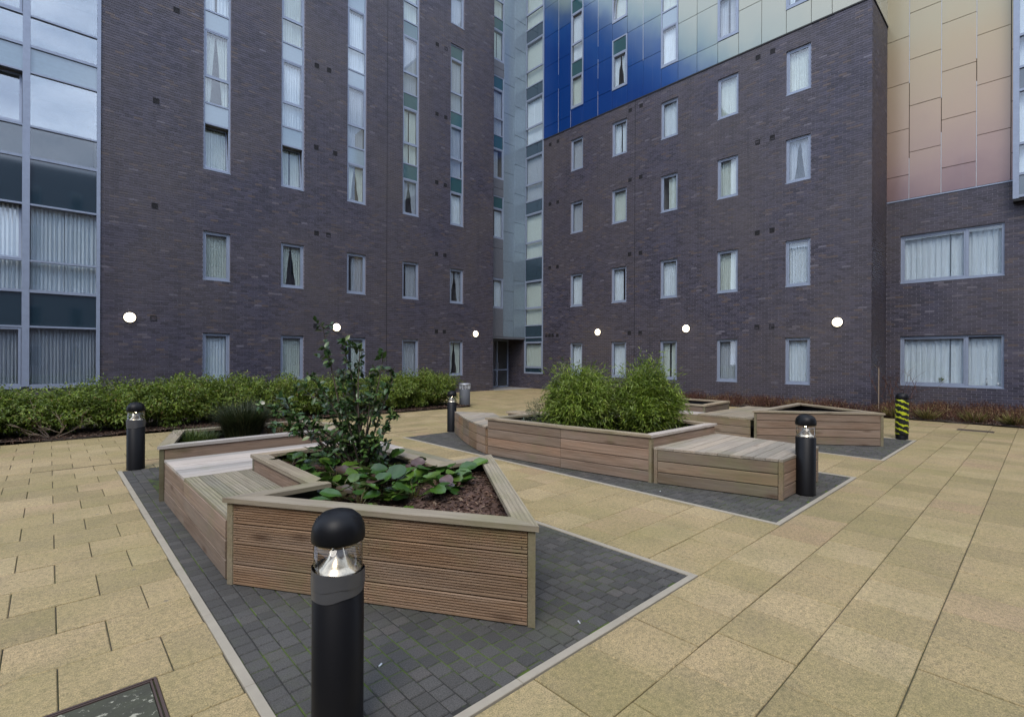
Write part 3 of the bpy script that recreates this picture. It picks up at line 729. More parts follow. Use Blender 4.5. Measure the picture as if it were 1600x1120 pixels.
# charcoal block paving with a pale concrete edging
nblk = 0
for zi, (X0, X1, Y0, Y1) in enumerate(ZONES):
    bp_ = one('box', X0 + .002, X1 - .002, Y0 + .002, Y1 - .002, -.055, -.0055).build('block_paving', M['pjoint'], None, I4, kind='structure')
    K = .052
    for x in (X0, X1 - K):
        y = Y0 + (0 if x != X0 else 0)
        while y < Y1 - .02:
            y2 = min(y + .915, Y1); one('cbox', x + .001, x + K - .001, y + .0015, y2 - .0015, -.05, .006, .003).build('edging_stone', M['kerb'], bp_); y = y2
    x = X0 + K
    while x < X1 - K - .02:
        x2 = min(x + (.93 if x > X0 + K else .995), X1 - K); one('cbox', x + .0015, x2 - .0015, Y0 + .001, Y0 + K - .001, -.05, .006, .003).build('edging_stone', M['kerb'], bp_); x = x2
    blocks = []
    x = X0 + K + .003; rr = random.Random(40 + zi)
    while x < X1 - K - .03:
        wdt = rr.choice((.098, .100, .103)); y = Y0 + K + .003 - rr.uniform(0, .1)
        while y < Y1 - .02:
            ln = rr.choice((.096, .098, .100, .104, .112)); a, b = max(y, Y0 + K + .003), min(y + ln, Y1)
            if b - a > .03: blocks.append((x + .0034 + rr.uniform(-.001, .001), min(x + wdt, X1 - K) - .0034, a + .0034, b - .0034))
            y += ln
        x += wdt
    if zi == 0:
        hid = lambda q: (q[2] > 4.1 and .97 < q[0] < 3.3 and q[2] < 8.1)
        blocks = [q for q in blocks if not hid(q)]
        blocks.sort(key=lambda q: q[0] ** 2 + q[2] ** 2)
        vis = [q for q in blocks if in_view(*centre(q), 0) and not (2.12 + (q[2] - 2.12) * -.62 < q[0] and q[0] < 2.2 + (q[2] - 2.12) * .65 and q[2] > 2.2)]
        pick = set(map(tuple, vis[:290]))
        for q in vis[:290]:
            cx, cyy = centre(q); one('cbox', q[0] - cx, q[1] - cx, q[2] - cyy, q[3] - cyy, -.05, 0, .0045).build('block', M['paver'], bp_, T(cx, cyy, 0) @ jig())
        blocks = [q for q in blocks if tuple(q) not in pick]
    m = MB()
    for q in blocks: m.cbox(q[0], q[1], q[2], q[3], -.04, RND.uniform(-.002, .0015), .0045)
    m.build('far_blocks', M['paver'], bp_, kind='stuff')

# slot drain, grating, manhole
t = thing('slot_drain', 'thin dark metal slot drain across the buff slabs behind the left bollard', 'drain', (3, 9.69, 0))
one('box', DRAIN[0], DRAIN[1], 9.677, 9.682, -.05, .001).build('channel_edge', M['iron'], t); one('box', DRAIN[0], DRAIN[1], 9.693, 9.698, -.05, .001).build('channel_edge', M['iron'], t)
t = thing('drain_grate', 'small rusty drain grate set in the slabs by the right hand bed', 'drain', (15.66, 1.13, 0))
g = frame_mb(.37, .62, .02, -.03, 0); gm = MB(); gm.box(15.475, 15.495, .825, 1.445, -.05, -.001); gm.box(15.825, 15.845, .825, 1.445, -.05, -.001); gm.box(15.495, 15.825, .825, .845, -.05, -.001); gm.box(15.495, 15.825, 1.425, 1.445, -.05, -.001)
gm.build('grate_frame', M['iron'], t); gm = MB()
for k in range(16): gm.box(15.497, 15.823, .857 + k * .036, .877 + k * .036, -.04, -.003)
gm.build('grate_bars', M['iron'], t)
t = thing('manhole_cover', 'dark metal manhole cover with worn pale flecks in the slabs at the lower left corner', 'manhole cover', (-.04, 2.67, 0))
a, b, c, d = MANH; gm = MB()
for q in ((a + .004, a + .016, c + .004, d - .004), (b - .016, b - .004, c + .004, d - .004), (a + .016, b - .016, c + .004, c + .016), (a + .016, b - .016, d - .016, d - .004),
          (a + .024, a + .032, c + .024, d - .024), (b - .032, b - .024, c + .024, d - .024), (a + .032, b - .032, c + .024, c + .032), (a + .032, b - .032, d - .032, d - .024)): gm.box(*q, -.05, .001)
gm.build('cover_frame', M['iron'], t)
mm_, nt_, b_, o_ = new_mat('mossy_worn_infill'); wv = coords(nt_, space='World')
c1 = mixc(nt_, noise_(nt_, wv, 7, 5, .7), (.028, .024, .02), (.06, .065, .035))
c1 = mixc(nt_, ramp(nt_, noise_(nt_, wv, 15, 5, .75), [(.57, (0, 0, 0)), (.62, (1, 1, 1))]), c1, (.30, .29, .22)); nt_.links.new(c1, b_.inputs['Base Color']); setin(b_, Roughness=.8); bump(nt_, b_, noise_(nt_, wv, 30, 5), .8, .008)
gm = MB(); xm, ym = (a + b) / 2, (c + d) / 2
for q in ((a + .034, xm - .004, c + .034, ym - .004), (xm + .004, b - .034, c + .034, ym - .004), (a + .034, xm - .004, ym + .004, d - .034), (xm + .004, b - .034, ym + .004, d - .034)): gm.cbox(*q, -.05, -.003, .003)
gm.build('infill_tray', mm_, t)

# ------------------------------------------------------------------ timber planters and benches
def groove_profile(h, th=.028, n=7, dep=.009):
    pts = [(-th, 0), (-.003, 0), (0, .004)]
    p = (h - .016) / n
    for k in range(n):
        z = .008 + k * p; pts += [(0, z + p * .12), (0, z + p * .58), (-dep, z + p * .66), (-dep, z + p * 1.0)]
    pts += [(0, h - .008), (0, h - .004), (-.003, h), (-th, h)]
    return pts
def board_mesh(Ln, h, mat, groove=False, th=.028):
    prof = groove_profile(h, th) if groove else [(-th, 0), (-.005, 0), (0, .005), (0, h - .005), (-.005, h), (-th, h)]
    m = MB(); n = len(prof)
    m.add([(-Ln / 2, y, z) for y, z in prof] + [(Ln / 2, y, z) for y, z in prof],
          [tuple(range(n)), tuple(range(2 * n - 1, n - 1, -1))] + [(i, n + i, n + (i + 1) % n, (i + 1) % n) for i in range(n)])
    return m.mesh('board', mat)
def area(p): return sum(p[i][0] * p[(i + 1) % len(p)][1] - p[(i + 1) % len(p)][0] * p[i][1] for i in range(len(p))) / 2
def offset(poly, d):
    """move every edge of a counter-clockwise outline outwards by d"""
    n = len(poly); out = []
    for i in range(n):
        p0, p1, p2 = (Vector(poly[(i + k) % n]) for k in (-1, 0, 1))
        e1 = (p1 - p0).normalized(); e2 = (p2 - p1).normalized()
        n1 = Vector((e1.y, -e1.x)); n2 = Vector((e2.y, -e2.x)); b = n1 + n2
        if b.length < .05: b = n1 * 1.0
        k = d / max(b.dot(n1), .12); out.append((p1.x + b.x * k, p1.y + b.y * k))
    return out
def side_boards(t, poly, nb, mat_of, skip=(), groove=(), bh=.1375, pitch=.1465, z0=.006, splits={}, post_mat='wood_post', posts=True):
    n = len(poly); conv = []
    for i in range(n):
        a, b, c = poly[i - 1], poly[i], poly[(i + 1) % n]
        conv.append((b[0] - a[0]) * (c[1] - b[1]) - (b[1] - a[1]) * (c[0] - b[0]) > 0)
    for i in range(n):
        if i in skip: continue
        p, q = Vector(poly[i]), Vector(poly[(i + 1) % n]); e = (q - p); Ln = e.length; e.normalize(); ang = math.atan2(e.y, e.x)
        s0 = .030 if conv[i] else .003; s1 = .030 if conv[(i + 1) % n] else .003
        def flatturn(j):
            a_, b_, c_ = (Vector(poly[(j + k_) % n]) for k_ in (-1, 0, 1)); return (b_ - a_).angle(c_ - b_) < .5
        if flatturn(i): s0 = .001
        if flatturn((i + 1) % n): s1 = .001
        if posts and conv[i]: s0 = .049
        if posts and conv[(i + 1) % n]: s1 = .049
        cutsx = [s0] + [s * Ln for s in splits.get(i, [])] + [Ln - s1]
        for a, b in zip(cutsx, cutsx[1:]):
            me = board_mesh(b - a - .002, bh, M[mat_of(i, a)], i in groove)
            for k in range(nb):
                c = p + e * (a + b) / 2
                # local y must point out of the outline: outline is counter-clockwise, so out = e rotated by -90 degrees
                link('board', me, t, T(c.x, c.y, z0 + k * pitch) @ RZ(ang + PI) @ T(0, RND.uniform(-.001, .001), 0))
    if posts:
        for i in range(n):
            if not conv[i] or i in skip and (i - 1) % n in skip: continue
            v = Vector(poly[i]); e1 = (Vector(poly[i - 1]) - v).normalized(); e2 = (Vector(poly[(i + 1) % n]) - v).normalized()
            o = -(e1 + e2).normalized() * .003; v = v + o
            pp = [v, v + e2 * .046, v + e1 * .046 + e2 * .046, v + e1 * .046]
            c = Vector(v)
            one('prism', [(a.x - c.x, a.y - c.y) for a in pp], 0.0, nb * pitch + z0 - .003).build('post', M[post_mat], t, T(c.x, c.y, 0))
def caps(t, poly, z, out=.018, inn=.118, th=.034, mat_of=lambda i: 'wood_cap', skip=()):
    A = offset(poly, out); B = offset(poly, -inn); n = len(poly)
    for i in range(n):
        if i in skip: continue
        j = (i + 1) % n; q = [Vector(A[i]), Vector(A[j]), Vector(B[j]), Vector(B[i])]
        e = (q[1] - q[0]).normalized(); ang = math.atan2(e.y, e.x); c = sum(q, Vector((0, 0))) / 4
        Ri = Matrix.Rotation(-ang, 2); lp = [Ri @ (a - c) for a in q]
        # a hair's gap at each mitre
        lp = [a * (1 - .0015 / max(a.length, .01)) for a in lp]
        one('prism', [tuple(a) for a in lp], 0, th).build('cap_board', M[mat_of(i)], t, T(c.x, c.y, z) @ RZ(ang))
def soil_patch(t, poly, z, mat, name='soil', amp=.03, mound=None, sub=5):
    bm = bmesh.new(); vs = [bm.verts.new((p[0], p[1], z)) for p in poly]; bm.faces.new(vs); bmesh.ops.triangulate(bm, faces=bm.faces)
    for _ in range(sub): bmesh.ops.subdivide_edges(bm, edges=bm.edges, cuts=1, use_grid_fill=True)
    for v in bm.verts:
        v.co.z += amp * noise.noise(v.co * 4.1) + amp * .5 * noise.noise(v.co * 17)
        if mound: v.co.z += mound[2] * math.exp(-((v.co.x - mound[0]) ** 2 + (v.co.y - mound[1]) ** 2) / mound[3] ** 2)
    me = bpy.data.meshes.new(name); bm.to_mesh(me); bm.free(); me.materials.append(mat); return link(name, me, t)
def liner(t, poly, z0, z1):
    q = offset(poly, -.034); n = len(q); m = MB()
    m.add([(p[0], p[1], z0) for p in q] + [(p[0], p[1], z1) for p in q], [(i, (i + 1) % n, n + (i + 1) % n, n + i) for i in range(n)])
    m.build('liner', M['liner'], t)
SOIL = joint_mat('dark_soil', (.030, .020, .014), (.055, .038, .026), .35, .65)
MULCH = joint_mat('bark_mulch', (.055, .030, .022), (.10, .058, .042), .35, .65)
CHIP = leaf_mat('bark_chips', [(0, (.045, .026, .020)), (.4, (.085, .048, .036)), (.8, (.13, .082, .062)), (1, (.22, .16, .12))], .85, 0, .2)
def pip(x, y, poly):
    c = False; n = len(poly)
    for i in range(n):
        a, b = poly[i], poly[(i + 1) % n]
        if (a[1] > y) != (b[1] > y) and x < (b[0] - a[0]) * (y - a[1]) / (b[1] - a[1]) + a[0]: c = not c
    return c
def quads(pos, dirs, nrm, ln, wd):
    """pointed leaves or chips: 4 corners each, folded along the middle"""
    n = len(pos); side = np.cross(dirs, nrm); side /= np.linalg.norm(side, axis=1)[:, None] + 1e-9
    V = np.zeros((n, 4, 3), np.float32); mid = pos + dirs * (ln * .45)[:, None]
    V[:, 0] = pos; V[:, 1] = mid + side * (wd / 2)[:, None] + nrm * (wd * .18)[:, None]; V[:, 2] = pos + dirs * ln[:, None] - nrm * (ln * .12)[:, None]; V[:, 3] = mid - side * (wd / 2)[:, None] + nrm * (wd * .18)[:, None]
    b = (np.arange(n) * 4)[:, None]; Fc = np.concatenate([b + np.array([[0, 1, 2]]), b + np.array([[0, 2, 3]])], 1).reshape(-1, 3)
    return V.reshape(-1, 3), Fc
def unit(a): return a / (np.linalg.norm(a, axis=1)[:, None] + 1e-9)
def chips(t, poly, zf, n, seed, name='bark_chips', s=(.025, .06), mat=CHIP):
    rg = np.random.default_rng(seed); xs = [p[0] for p in poly]; ys = [p[1] for p in poly]; P = []
    while len(P) < n:
        x, y = rg.uniform(min(xs), max(xs)), rg.uniform(min(ys), max(ys))
        if pip(x, y, poly): P.append((x, y, zf(x, y) + rg.uniform(0, .012)))
    P = np.array(P); d = unit(rg.normal(0, 1, (n, 3)) * [1, 1, .35]); nn = unit(rg.normal(0, .4, (n, 3)) + [0, 0, 1])
    ln = rg.uniform(*s, n); V, Fc = quads(P, d, nn, ln, ln * rg.uniform(.25, .5, n)); return link(name, np_mesh(name, V, Fc, mat), t, I4, 'stuff')
def clip_half(poly, a, b, c):      # keep a*x + b*y <= c
    out = []; n = len(poly)
    for i in range(n):
        p, q = poly[i], poly[(i + 1) % n]; dp = a * p[0] + b * p[1] - c; dq = a * q[0] + b * q[1] - c
        if dp <= 0: out.append(p)
        if (dp < 0) != (dq < 0) and abs(dp - dq) > 1e-9:
            s = dp / (dp - dq); out.append((p[0] + s * (q[0] - p[0]), p[1] + s * (q[1] - p[1])))
    return out
def deck(t, poly, ang, z0, z1, pitch, mat, start=0.0, gap=.006):
    """planks laid at an angle and cut to an outline"""
    ux, uy = math.cos(ang), math.sin(ang); vx, vy = -uy, ux
    ds = [p[0] * vx + p[1] * vy for p in poly]; d = min(ds) + start
    while d < max(ds) - .01:
        q = clip_half(clip_half(poly, vx, vy, d + pitch - gap), -vx, -vy, -d)
        if len(q) >= 3 and abs(area(q)) > .002:
            cx, cyy = sum(a[0] for a in q) / len(q), sum(a[1] for a in q) / len(q)
            lp = [((a[0] - cx) * ux + (a[1] - cyy) * uy, (a[0] - cx) * vx + (a[1] - cyy) * vy) for a in q]
            one('prism', lp, 0, z1 - z0 + RND.uniform(-.001, .001)).build('deck_plank', M[mat], t, T(cx, cyy, z0) @ RZ(ang))
        d += pitch
def centroid(p): return (sum(a[0] for a in p) / len(p), sum(a[1] for a in p) / len(p))

CAPZ = .592
# A: front planter, arrow shaped
PA = [(.95, 4.04), (2.175, 2.125), (3.385, 3.98), (2.78, 3.98), (2.78, 5.65), (1.56, 5.65), (1.56, 4.06)]
t = thing('timber_planter', 'nearest planter, of grooved red brown boards, its sharp corner filled with bark mulch', 'planter', (*centroid(PA), 0), 'timber planters'); TA = t
side_boards(t, PA, 4, lambda i, a: 'wood_red' if i in (0,) else ('wood_pink' if i != 1 else 'wood_red'), groove=(0, 1))
caps(t, PA, CAPZ, mat_of=lambda i: 'wood_ridge' if i == 1 else 'wood_cap'); liner(t, PA, .02, .59)
ins = offset(PA, -.036)
zmound = lambda x, y: .44 + .10 * math.exp(-((x - 2.75) ** 2 + (y - 3.55) ** 2) / .3)
soil_patch(t, ins, .44, MULCH, 'mulch', .012, (2.75, 3.55, .10, .548), 5)
chips(t, offset(PA, -.05), zmound, 9000, 3)
# A: bench wrapped round its back
t = thing('timber_bench', 'low pale bench between the nearest planter and the grassy planter', 'bench', (2.2, 6.2, 0), 'timber benches')
BA1 = [(.955, 4.09), (1.545, 4.09), (1.545, 5.67), (.955, 5.67)]; BA2 = [(.955, 5.67), (3.38, 5.67), (3.38, 6.80), (.955, 6.80)]; BA3 = [(2.80, 4.01), (3.38, 4.01), (3.38, 5.67), (2.80, 5.67)]
side_boards(t, [(.955, 4.09), (3.38, 4.09), (3.38, 6.80), (.955, 6.80)], 3, lambda i, a: 'wood_pink', skip=(0, 2), splits={3: [.42]}, posts=False)
deck(t, [(.96, 4.09), (1.54, 4.09), (1.54, 5.665), (.96, 5.665)], PI / 2, .444, .472, .1175, 'wood_ridge'); deck(t, BA2, 0, .444, .472, .1412, 'wood_grey'); deck(t, BA3, PI / 2, .444, .472, .1175, 'wood_ridge')
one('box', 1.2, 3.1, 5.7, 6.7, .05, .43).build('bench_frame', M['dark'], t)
# A: back planter
PB = [(.915, 6.83), (2.92, 6.88), (3.30, 7.30), (2.9, 8.17), (1.27, 8.17)]
t = thing('timber_planter', 'planter with a dark grass tussock behind the pale bench, left of the camellia', 'planter', (*centroid(PB), 0), 'timber planters'); TB = t
side_boards(t, PB, 4, lambda i, a: 'wood_pink' if i == 0 else 'wood_green'); caps(t, PB, CAPZ, mat_of=lambda i: 'wood_cap' if i else 'wood_grey'); liner(t, PB, .02, .59)
soil_patch(t, offset(PB, -.036), .47, SOIL, 'soil', .03, None, 4)
# B: boat shaped planter with bamboo
PC = [(5.43, 6.47), (5.60, 4.95), (5.825, 3.565), (7.66, 3.545), (7.66, 4.35), (6.78, 6.30), (6.56, 6.93), (6.32, 6.93), (6.32, 6.40)]
t = thing('timber_planter', 'long planter of smooth pinkish boards holding the bright green bamboo', 'planter', (*centroid(PC), 0), 'timber planters'); TC = t
side_boards(t, PC, 4, lambda i, a: 'wood_pink', posts=False)
caps(t, PC, CAPZ, inn=.115, mat_of=lambda i: 'wood_cap' if i not in (2,) else 'wood_grey'); liner(t, PC, .02, .59)
for v in ((5.828, 3.56),):
    one('box', -.004, .05, -.004, .05, 0, .588).build('post', M['wood_post'], t, T(v[0], v[1], 0) @ RZ(.02))
soil_patch(t, offset(PC, -.036), .40, SOIL, 'soil', .03, None, 4)
arc = [(5.44, 6.50), (5.56, 6.90), (5.74, 7.35), (5.96, 7.82), (6.20, 8.28), (6.43, 8.74)]
t = thing('timber_bench', 'curved pale bench sweeping from the bamboo planter to the far bollard', 'bench', (6.0, 7.5, 0), 'timber benches')
BC = [(6.31, 6.42), (6.34, 7.0), (6.88, 7.98)] + arc[::-1]
# outline runs counter-clockwise
if area(BC) < 0: BC = BC[::-1]
side_boards(t, BC, 3, lambda i, a: 'wood_pink' if i % 2 else 'wood_red', posts=False)
deck(t, BC, 0.35, .444, .472, .125, 'wood_deck')
t = thing('timber_bench', 'low pale bench beside the right hand lit bollard', 'bench', (6.8, 2.8, 0), 'timber benches')
BD = [(5.845, 3.53), (6.24, 2.09), (7.55, 2.09), (7.66, 3.53)]
side_boards(t, BD, 3, lambda i, a: 'wood_green' if i == 0 else 'wood_pink', skip=(3,), post_mat='wood_green')
deck(t, offset(BD, .004), 0.06, .444, .472, .13, 'wood_deck')
# C: far group
PE = [(10.09, 3.90), (11.50, 2.10), (12.62, 3.90)]
t = thing('timber_planter', 'empty triangular planter nearest the yellow and black bollard', 'planter', (*centroid(PE), 0), 'timber planters')
side_boards(t, PE, 4, lambda i, a: 'wood_pink'); caps(t, PE, CAPZ); liner(t, PE, .02, .59)
soil_patch(t, offset(PE, -.036), .40, SOIL, 'soil', .03, None, 4)
t = thing('timber_bench', 'greenish bench between the two far empty planters', 'bench', (11.3, 4.5, 0), 'timber benches')
BE = [(10.05, 3.93), (12.6, 3.93), (12.6, 5.06), (10.43, 5.06), (10.43, 6.9), (10.05, 6.9)]
side_boards(t, BE, 3, lambda i, a: 'wood_green', skip=(0, 2, 3, 4), posts=False, splits={5: [.62]})
deck(t, [(10.05, 3.93), (12.6, 3.93), (12.6, 5.03), (10.05, 5.03)], 0, .444, .472, .137, 'wood_cap'); deck(t, [(10.05, 5.04), (10.42, 5.04), (10.42, 6.9), (10.05, 6.9)], PI / 2, .444, .472, .123, 'wood_grey')
PF = [(10.44, 5.07), (11.86, 5.16), (11.80, 7.0), (10.44, 7.0)]
t = thing('timber_planter', 'small far planter half hidden behind the bamboo', 'planter', (*centroid(PF), 0), 'timber planters')
side_boards(t, PF, 4, lambda i, a: 'wood_pink'); caps(t, PF, CAPZ); liner(t, PF, .02, .59)
soil_patch(t, offset(PF, -.036), .42, SOIL, 'soil', .03, None, 4)

# ------------------------------------------------------------------ bollards
BG = 'bollard lights at the corners of the dark paving'
def bollard(x, y, rz=0, label='', kind='plain', s=1.0):
    t = thing('bollard_light', label, 'bollard', (x, y, 0), BG); W = T(x, y, 0) @ RZ(rz) @ S(s, s, s)
    one('lathe', [(.113, 0), (.113, .012), (.110, .02), (.110, .69), (.104, .695), (.09, .698)], 40).build('post', M['black'], t, W, True)
    one('lathe', [(.1045, .695), (.1045, .845), (.1005, .845), (.1005, .695), (.1045, .695)], 40, False).build('lens', M['glass2'], t, W, True)
    one('lathe', [(.0, .835), (.106, .838), (.1135, .842), (.1145, .852), (.1145, .872), (.110, .903), (.095, .935), (.068, .958), (.035, .969), (0, .972)], 40, False).build('dome', M['black'], t, W, True)
    one('lathe', [(.1005, .700), (.097, .712), (.070, .735), (.045, .765), (.030, .80), (.026, .822)], 32).build('reflector', M['lampcone'], t, W, True)
    if kind != 'hazard': one('lathe', [(.012, .775), (.022, .785), (.022, .815), (.012, .822)], 16).build('bulb', M['lamp'], t, W, True)
    one('lathe', [(.02, .826), (.04, .83), (.1005, .8375), (.1005, .8385)], 32, False).build('lamp_holder', M['holder'], t, W, True)
    if kind == 'taped':
        for k, (z0, z1, r) in enumerate(((.612, .668, .1128), (.640, .702, .1148), (.668, .716, .1135))):
            m = MB(); n = 44; vs = []
            for z in (z0, z1):
                for i in range(n):
                    a = 2 * PI * i / n; rr = r + .0008 * math.sin(9 * a + k); vs.append((rr * math.cos(a), rr * math.sin(a), z + .014 * math.sin(a + 2.1 + k * 1.7) + .003 * math.sin(5 * a + k)))
            m.add(vs, [(i, (i + 1) % n, n + (i + 1) % n, n + i) for i in range(n)]); m.build('tape_wrap', M['tape'], t, W, True)
    if kind == 'hazard':
        mt, nt, b, o = new_mat('hazard_tape'); g = N(nt, 'TexCoord'); sx = N(nt, 'SeparateXYZ'); nt.links.new(g.outputs['Object'], sx.inputs[0])
        an = math_(nt, 'ARCTAN2', sx.outputs[1], sx.outputs[0]); nn = noise_(nt, coords(nt, (1, 1, 1)), 12, 3)
        v = math_(nt, 'ADD', math_(nt, 'ADD', math_(nt, 'MULTIPLY', sx.outputs[2], 52), math_(nt, 'MULTIPLY', an, 2)), math_(nt, 'MULTIPLY', nn, 7))
        f = math_(nt, 'SINE', v); nt.links.new(ramp(nt, f, [(.48, (.012, .013, .012)), (.56, (.42, .46, .02))]), b.inputs['Base Color']); setin(b, Roughness=.35)
        m = MB(); prof = []; z = .10; k = 0
        while z < .83: prof += [(.1165 + .0015 * math.sin(z * 60), z)]; z += .02
        m.lathe([(.1105, .10)] + prof + [(.1105, .83)], 40, False); m.build('hazard_tape', mt, t, W, True)
    return t
bollard(.945, 2.145, .4, 'nearest black bollard light with grey tape wound under its lit lens', 'taped')
bollard(.93, 9.06, 1.1, 'black bollard light with a band of grey tape in front of the hedge at left', 'taped')
bollard(6.55, 9.0, 2.0, 'black bollard light at the far end of the curved bench', 'plain', .93)
bollard(6.755, 2.005, 0, 'black bollard light standing at the corner of the low bench at right', 'plain')
bollard(12.86, 2.04, 0, 'bollard wrapped in yellow and black striped tape at the far right corner', 'hazard', .98)

# litter bin at the end of the hedge
t = thing('litter_bin', 'grey round litter bin with a pale slotted rim at the far end of the hedge', 'bin', (10.3, 13.42, 0))
W = T(10.3, 13.42, 0) @ S(.88, .88, .87)
one('lathe', [(.20, 0), (.205, .02), (.205, .66), (.19, .665)], 32).build('body', M['binsteel'], t, W, True)
one('lathe', [(.215, .80), (.222, .81), (.222, .86), (.19, .87), (.17, .80)], 32, False).build('rim', M['steel'], t, W, True)
for k in range(12):
    a = k * PI / 6; m = MB(); m.tube([(.2 * math.cos(a), .2 * math.sin(a), .65), (.21 * math.cos(a), .21 * math.sin(a), .82)], .012, 4); m.build('rim_bar', M['white'], t, W)

# ------------------------------------------------------------------ plants
G_CAM = leaf_mat('camellia_leaf', [(0, (.018, .042, .013)), (.45, (.034, .078, .020)), (.8, (.065, .125, .030)), (1, (.15, .20, .065))], .34, .15, .5)
G_HEDGE = leaf_mat('hedge_leaf', [(0, (.058, .098, .010)), (.4, (.125, .190, .020)), (.8, (.21, .28, .040)), (.95, (.18, .20, .045)), (1, (.20, .13, .04))], .5, .3)
G_BAM = leaf_mat('bamboo_leaf', [(0, (.07, .115, .014)), (.4, (.155, .23, .026)), (.8, (.26, .35, .055)), (1, (.26, .28, .07))], .45, .35)
G_GRASS = leaf_mat('dark_grass', [(0, (.012, .022, .008)), (.6, (.028, .045, .014)), (.9, (.06, .07, .025)), (1, (.20, .17, .09))], .5, .2)
G_BERG = leaf_mat('bergenia_leaf', [(0, (.020, .055, .010)), (.35, (.045, .11, .016)), (.62, (.090, .165, .024)), (.80, (.055, .085, .022)), (.90, (.065, .032, .028)), (1, (.13, .085, .085))], .30, .15, .6)
TWIG = leaf_mat('red_brown_twig', [(0, (.045, .018, .014)), (.6, (.085, .036, .026)), (.9, (.14, .075, .045)), (1, (.26, .21, .12))], .8, 0, .2)
DRY = leaf_mat('dry_leaf', [(0, (.10, .045, .025)), (.5, (.18, .10, .05)), (1, (.30, .24, .12))], .7, .2, .2)
BARK = flat('grey_bark', (.075, .055, .042), .85); CANE = flat('cane', (.13, .12, .04), .6); PALE = flat('pale_twig', (.24, .18, .13), .8)

def blob_leaves(seed, n, rx, ry, h, ln, wd, z0=.12, shell=.55, droop=-.2, bumps=.22, top=1.0, low=.26):
    rg = np.random.default_rng(seed); u = unit(rg.normal(0, 1, (n, 3))); u[:, 2] = np.abs(u[:, 2]) * np.where(rg.random(n) < 1 - low, 1, -.62)
    rad = shell + (1 - shell) * rg.random(n) ** .6
    s = np.array([1 + bumps * noise.noise(Vector(v) * 2.6 + Vector((seed, 0, 0))) * 1.9 + bumps * .6 * noise.noise(Vector(v) * 7 + Vector((seed, 9, 0))) for v in u])
    stray = np.where(rg.random(n) < .05, 1 + .18 * rg.random(n), 1)
    P = u * (rad * s * stray)[:, None] * [rx, ry, h * .55]; P[:, 2] += z0 + h * .42
    P[:, 2] = np.maximum(P[:, 2], .04 + .1 * rg.random(n))
    d = unit(u * [1, 1, .5] + rg.normal(0, .55, (n, 3)) + [0, 0, droop]); nn = unit(rg.normal(0, .5, (n, 3)) + [0, 0, 1] + u * .5)
    l = rg.uniform(ln * .7, ln * 1.3, n); return quads(P, d, nn, l, l * wd)
def stems_mb(seed, n, base_r, rx, ry, h, r0=.006, nseg=4, spread=.85):
    r = random.Random(seed); m = MB()
    for _ in range(n):
        a = r.uniform(0, 2 * PI); b = r.random() ** .5; x0, y0 = base_r * b * math.cos(a), base_r * b * math.sin(a)
        a2 = a + r.uniform(-.6, .6); x1, y1 = rx * spread * b * math.cos(a2), ry * spread * b * math.sin(a2); hh = h * r.uniform(.7, 1) * (1 - .25 * b)
        pts = []
        for k in range(nseg + 1):
            t = k / nseg; pts.append((x0 + (x1 - x0) * t ** 1.5 + r.uniform(-.01, .01), y0 + (y1 - y0) * t ** 1.5 + r.uniform(-.01, .01), hh * t))
        m.tube(pts, [r0 * (1 - .7 * k / nseg) for k in range(nseg + 1)], 3)
    return m

# hedge: separate shrubs, three leaf masses turned and scaled
HM = []
for s_ in range(4):
    V, Fc = blob_leaves(20 + s_, 12500, .80, .76, .97, .070, .40, z0=.06, shell=.35, bumps=.36, low=.42)
    HM.append((np_mesh('foliage', V, Fc, G_HEDGE), stems_mb(s_, 26, .18, .6, .6, .75).mesh('stems', BARK)))
hx = [(-2.6, 13.95, 1.0), (-1.65, 14.05, 1.02), (-.75, 14.0, .97), (.25, 13.95, .96), (1.15, 14.0, 1.05), (2.1, 13.95, 1.10), (3.0, 14.05, 1.13), (3.95, 14.0, 1.10), (4.9, 13.95, 1.06), (5.8, 14.0, 1.02), (6.75, 14.0, 1.0), (7.6, 13.95, 1.08), (8.5, 14.0, 1.12), (9.4, 14.0, 1.10)]
hl = ['furthest left, cut by the picture edge', 'at the left edge under the glazed bay', 'behind the bare twigs', 'left of the taped bollard', 'directly behind the left bollard', 'just right of the left bollard', 'behind the left end of the grassy planter',
      'under the left block\'s leftmost ground window', 'behind the grass tussock', 'left of the camellia', 'behind the camellia', 'just right of the camellia', 'before the far bollard with yellowing leaves', 'at the far end of the hedge beside the litter bin']
for i, (x, y, s_) in enumerate(hx):
    t = thing('hedge_shrub', 'leafy green hedge shrub ' + hl[i], 'shrub', (x, y, 0), 'shrubs of the hedge'); W = T(x, y, 0) @ RZ(i * 1.9) @ S(1, 1, s_)
    link('foliage', HM[i % 4][0], t, W); link('stems', HM[i % 4][1], t, W)
# planted beds
def bed(name, poly, z=.02, n=6000, seed=1):
    o = one('prism', poly, -.3, -.02).build(name, SOIL, None, I4, kind='structure')
    soil_patch(o, poly, z, SOIL, 'soil', .05, None, 5); 
    if n: chips(o, poly, lambda x, y: z + .015, n, seed, 'bark_chips', (.03, .08))
    return o
bed('planting_bed', [(-7, BED_L), (10.25, BED_L + .1), (10.4, BED_L + .5), (10.4, 18.74), (-7, 18.74)], .03, 0)
o = bpy.data.objects['planting_bed']
chips(o, [(-3, BED_L), (10.2, BED_L), (10.2, BED_L + .7), (-3, BED_L + .7)], lambda x, y: .045, 9000, 8, 'bark_chips', (.03, .07))
bed('planting_bed', [(BED_R, 3.75), (18.79, 3.75), (18.79, 13.0), (BED_R, 13.0)], .03, 5000, 5)
bed('planting_bed', [(BED_R, -5), (20.89, -5), (20.89, 3.75), (BED_R, 3.75)], .03, 9000, 6)

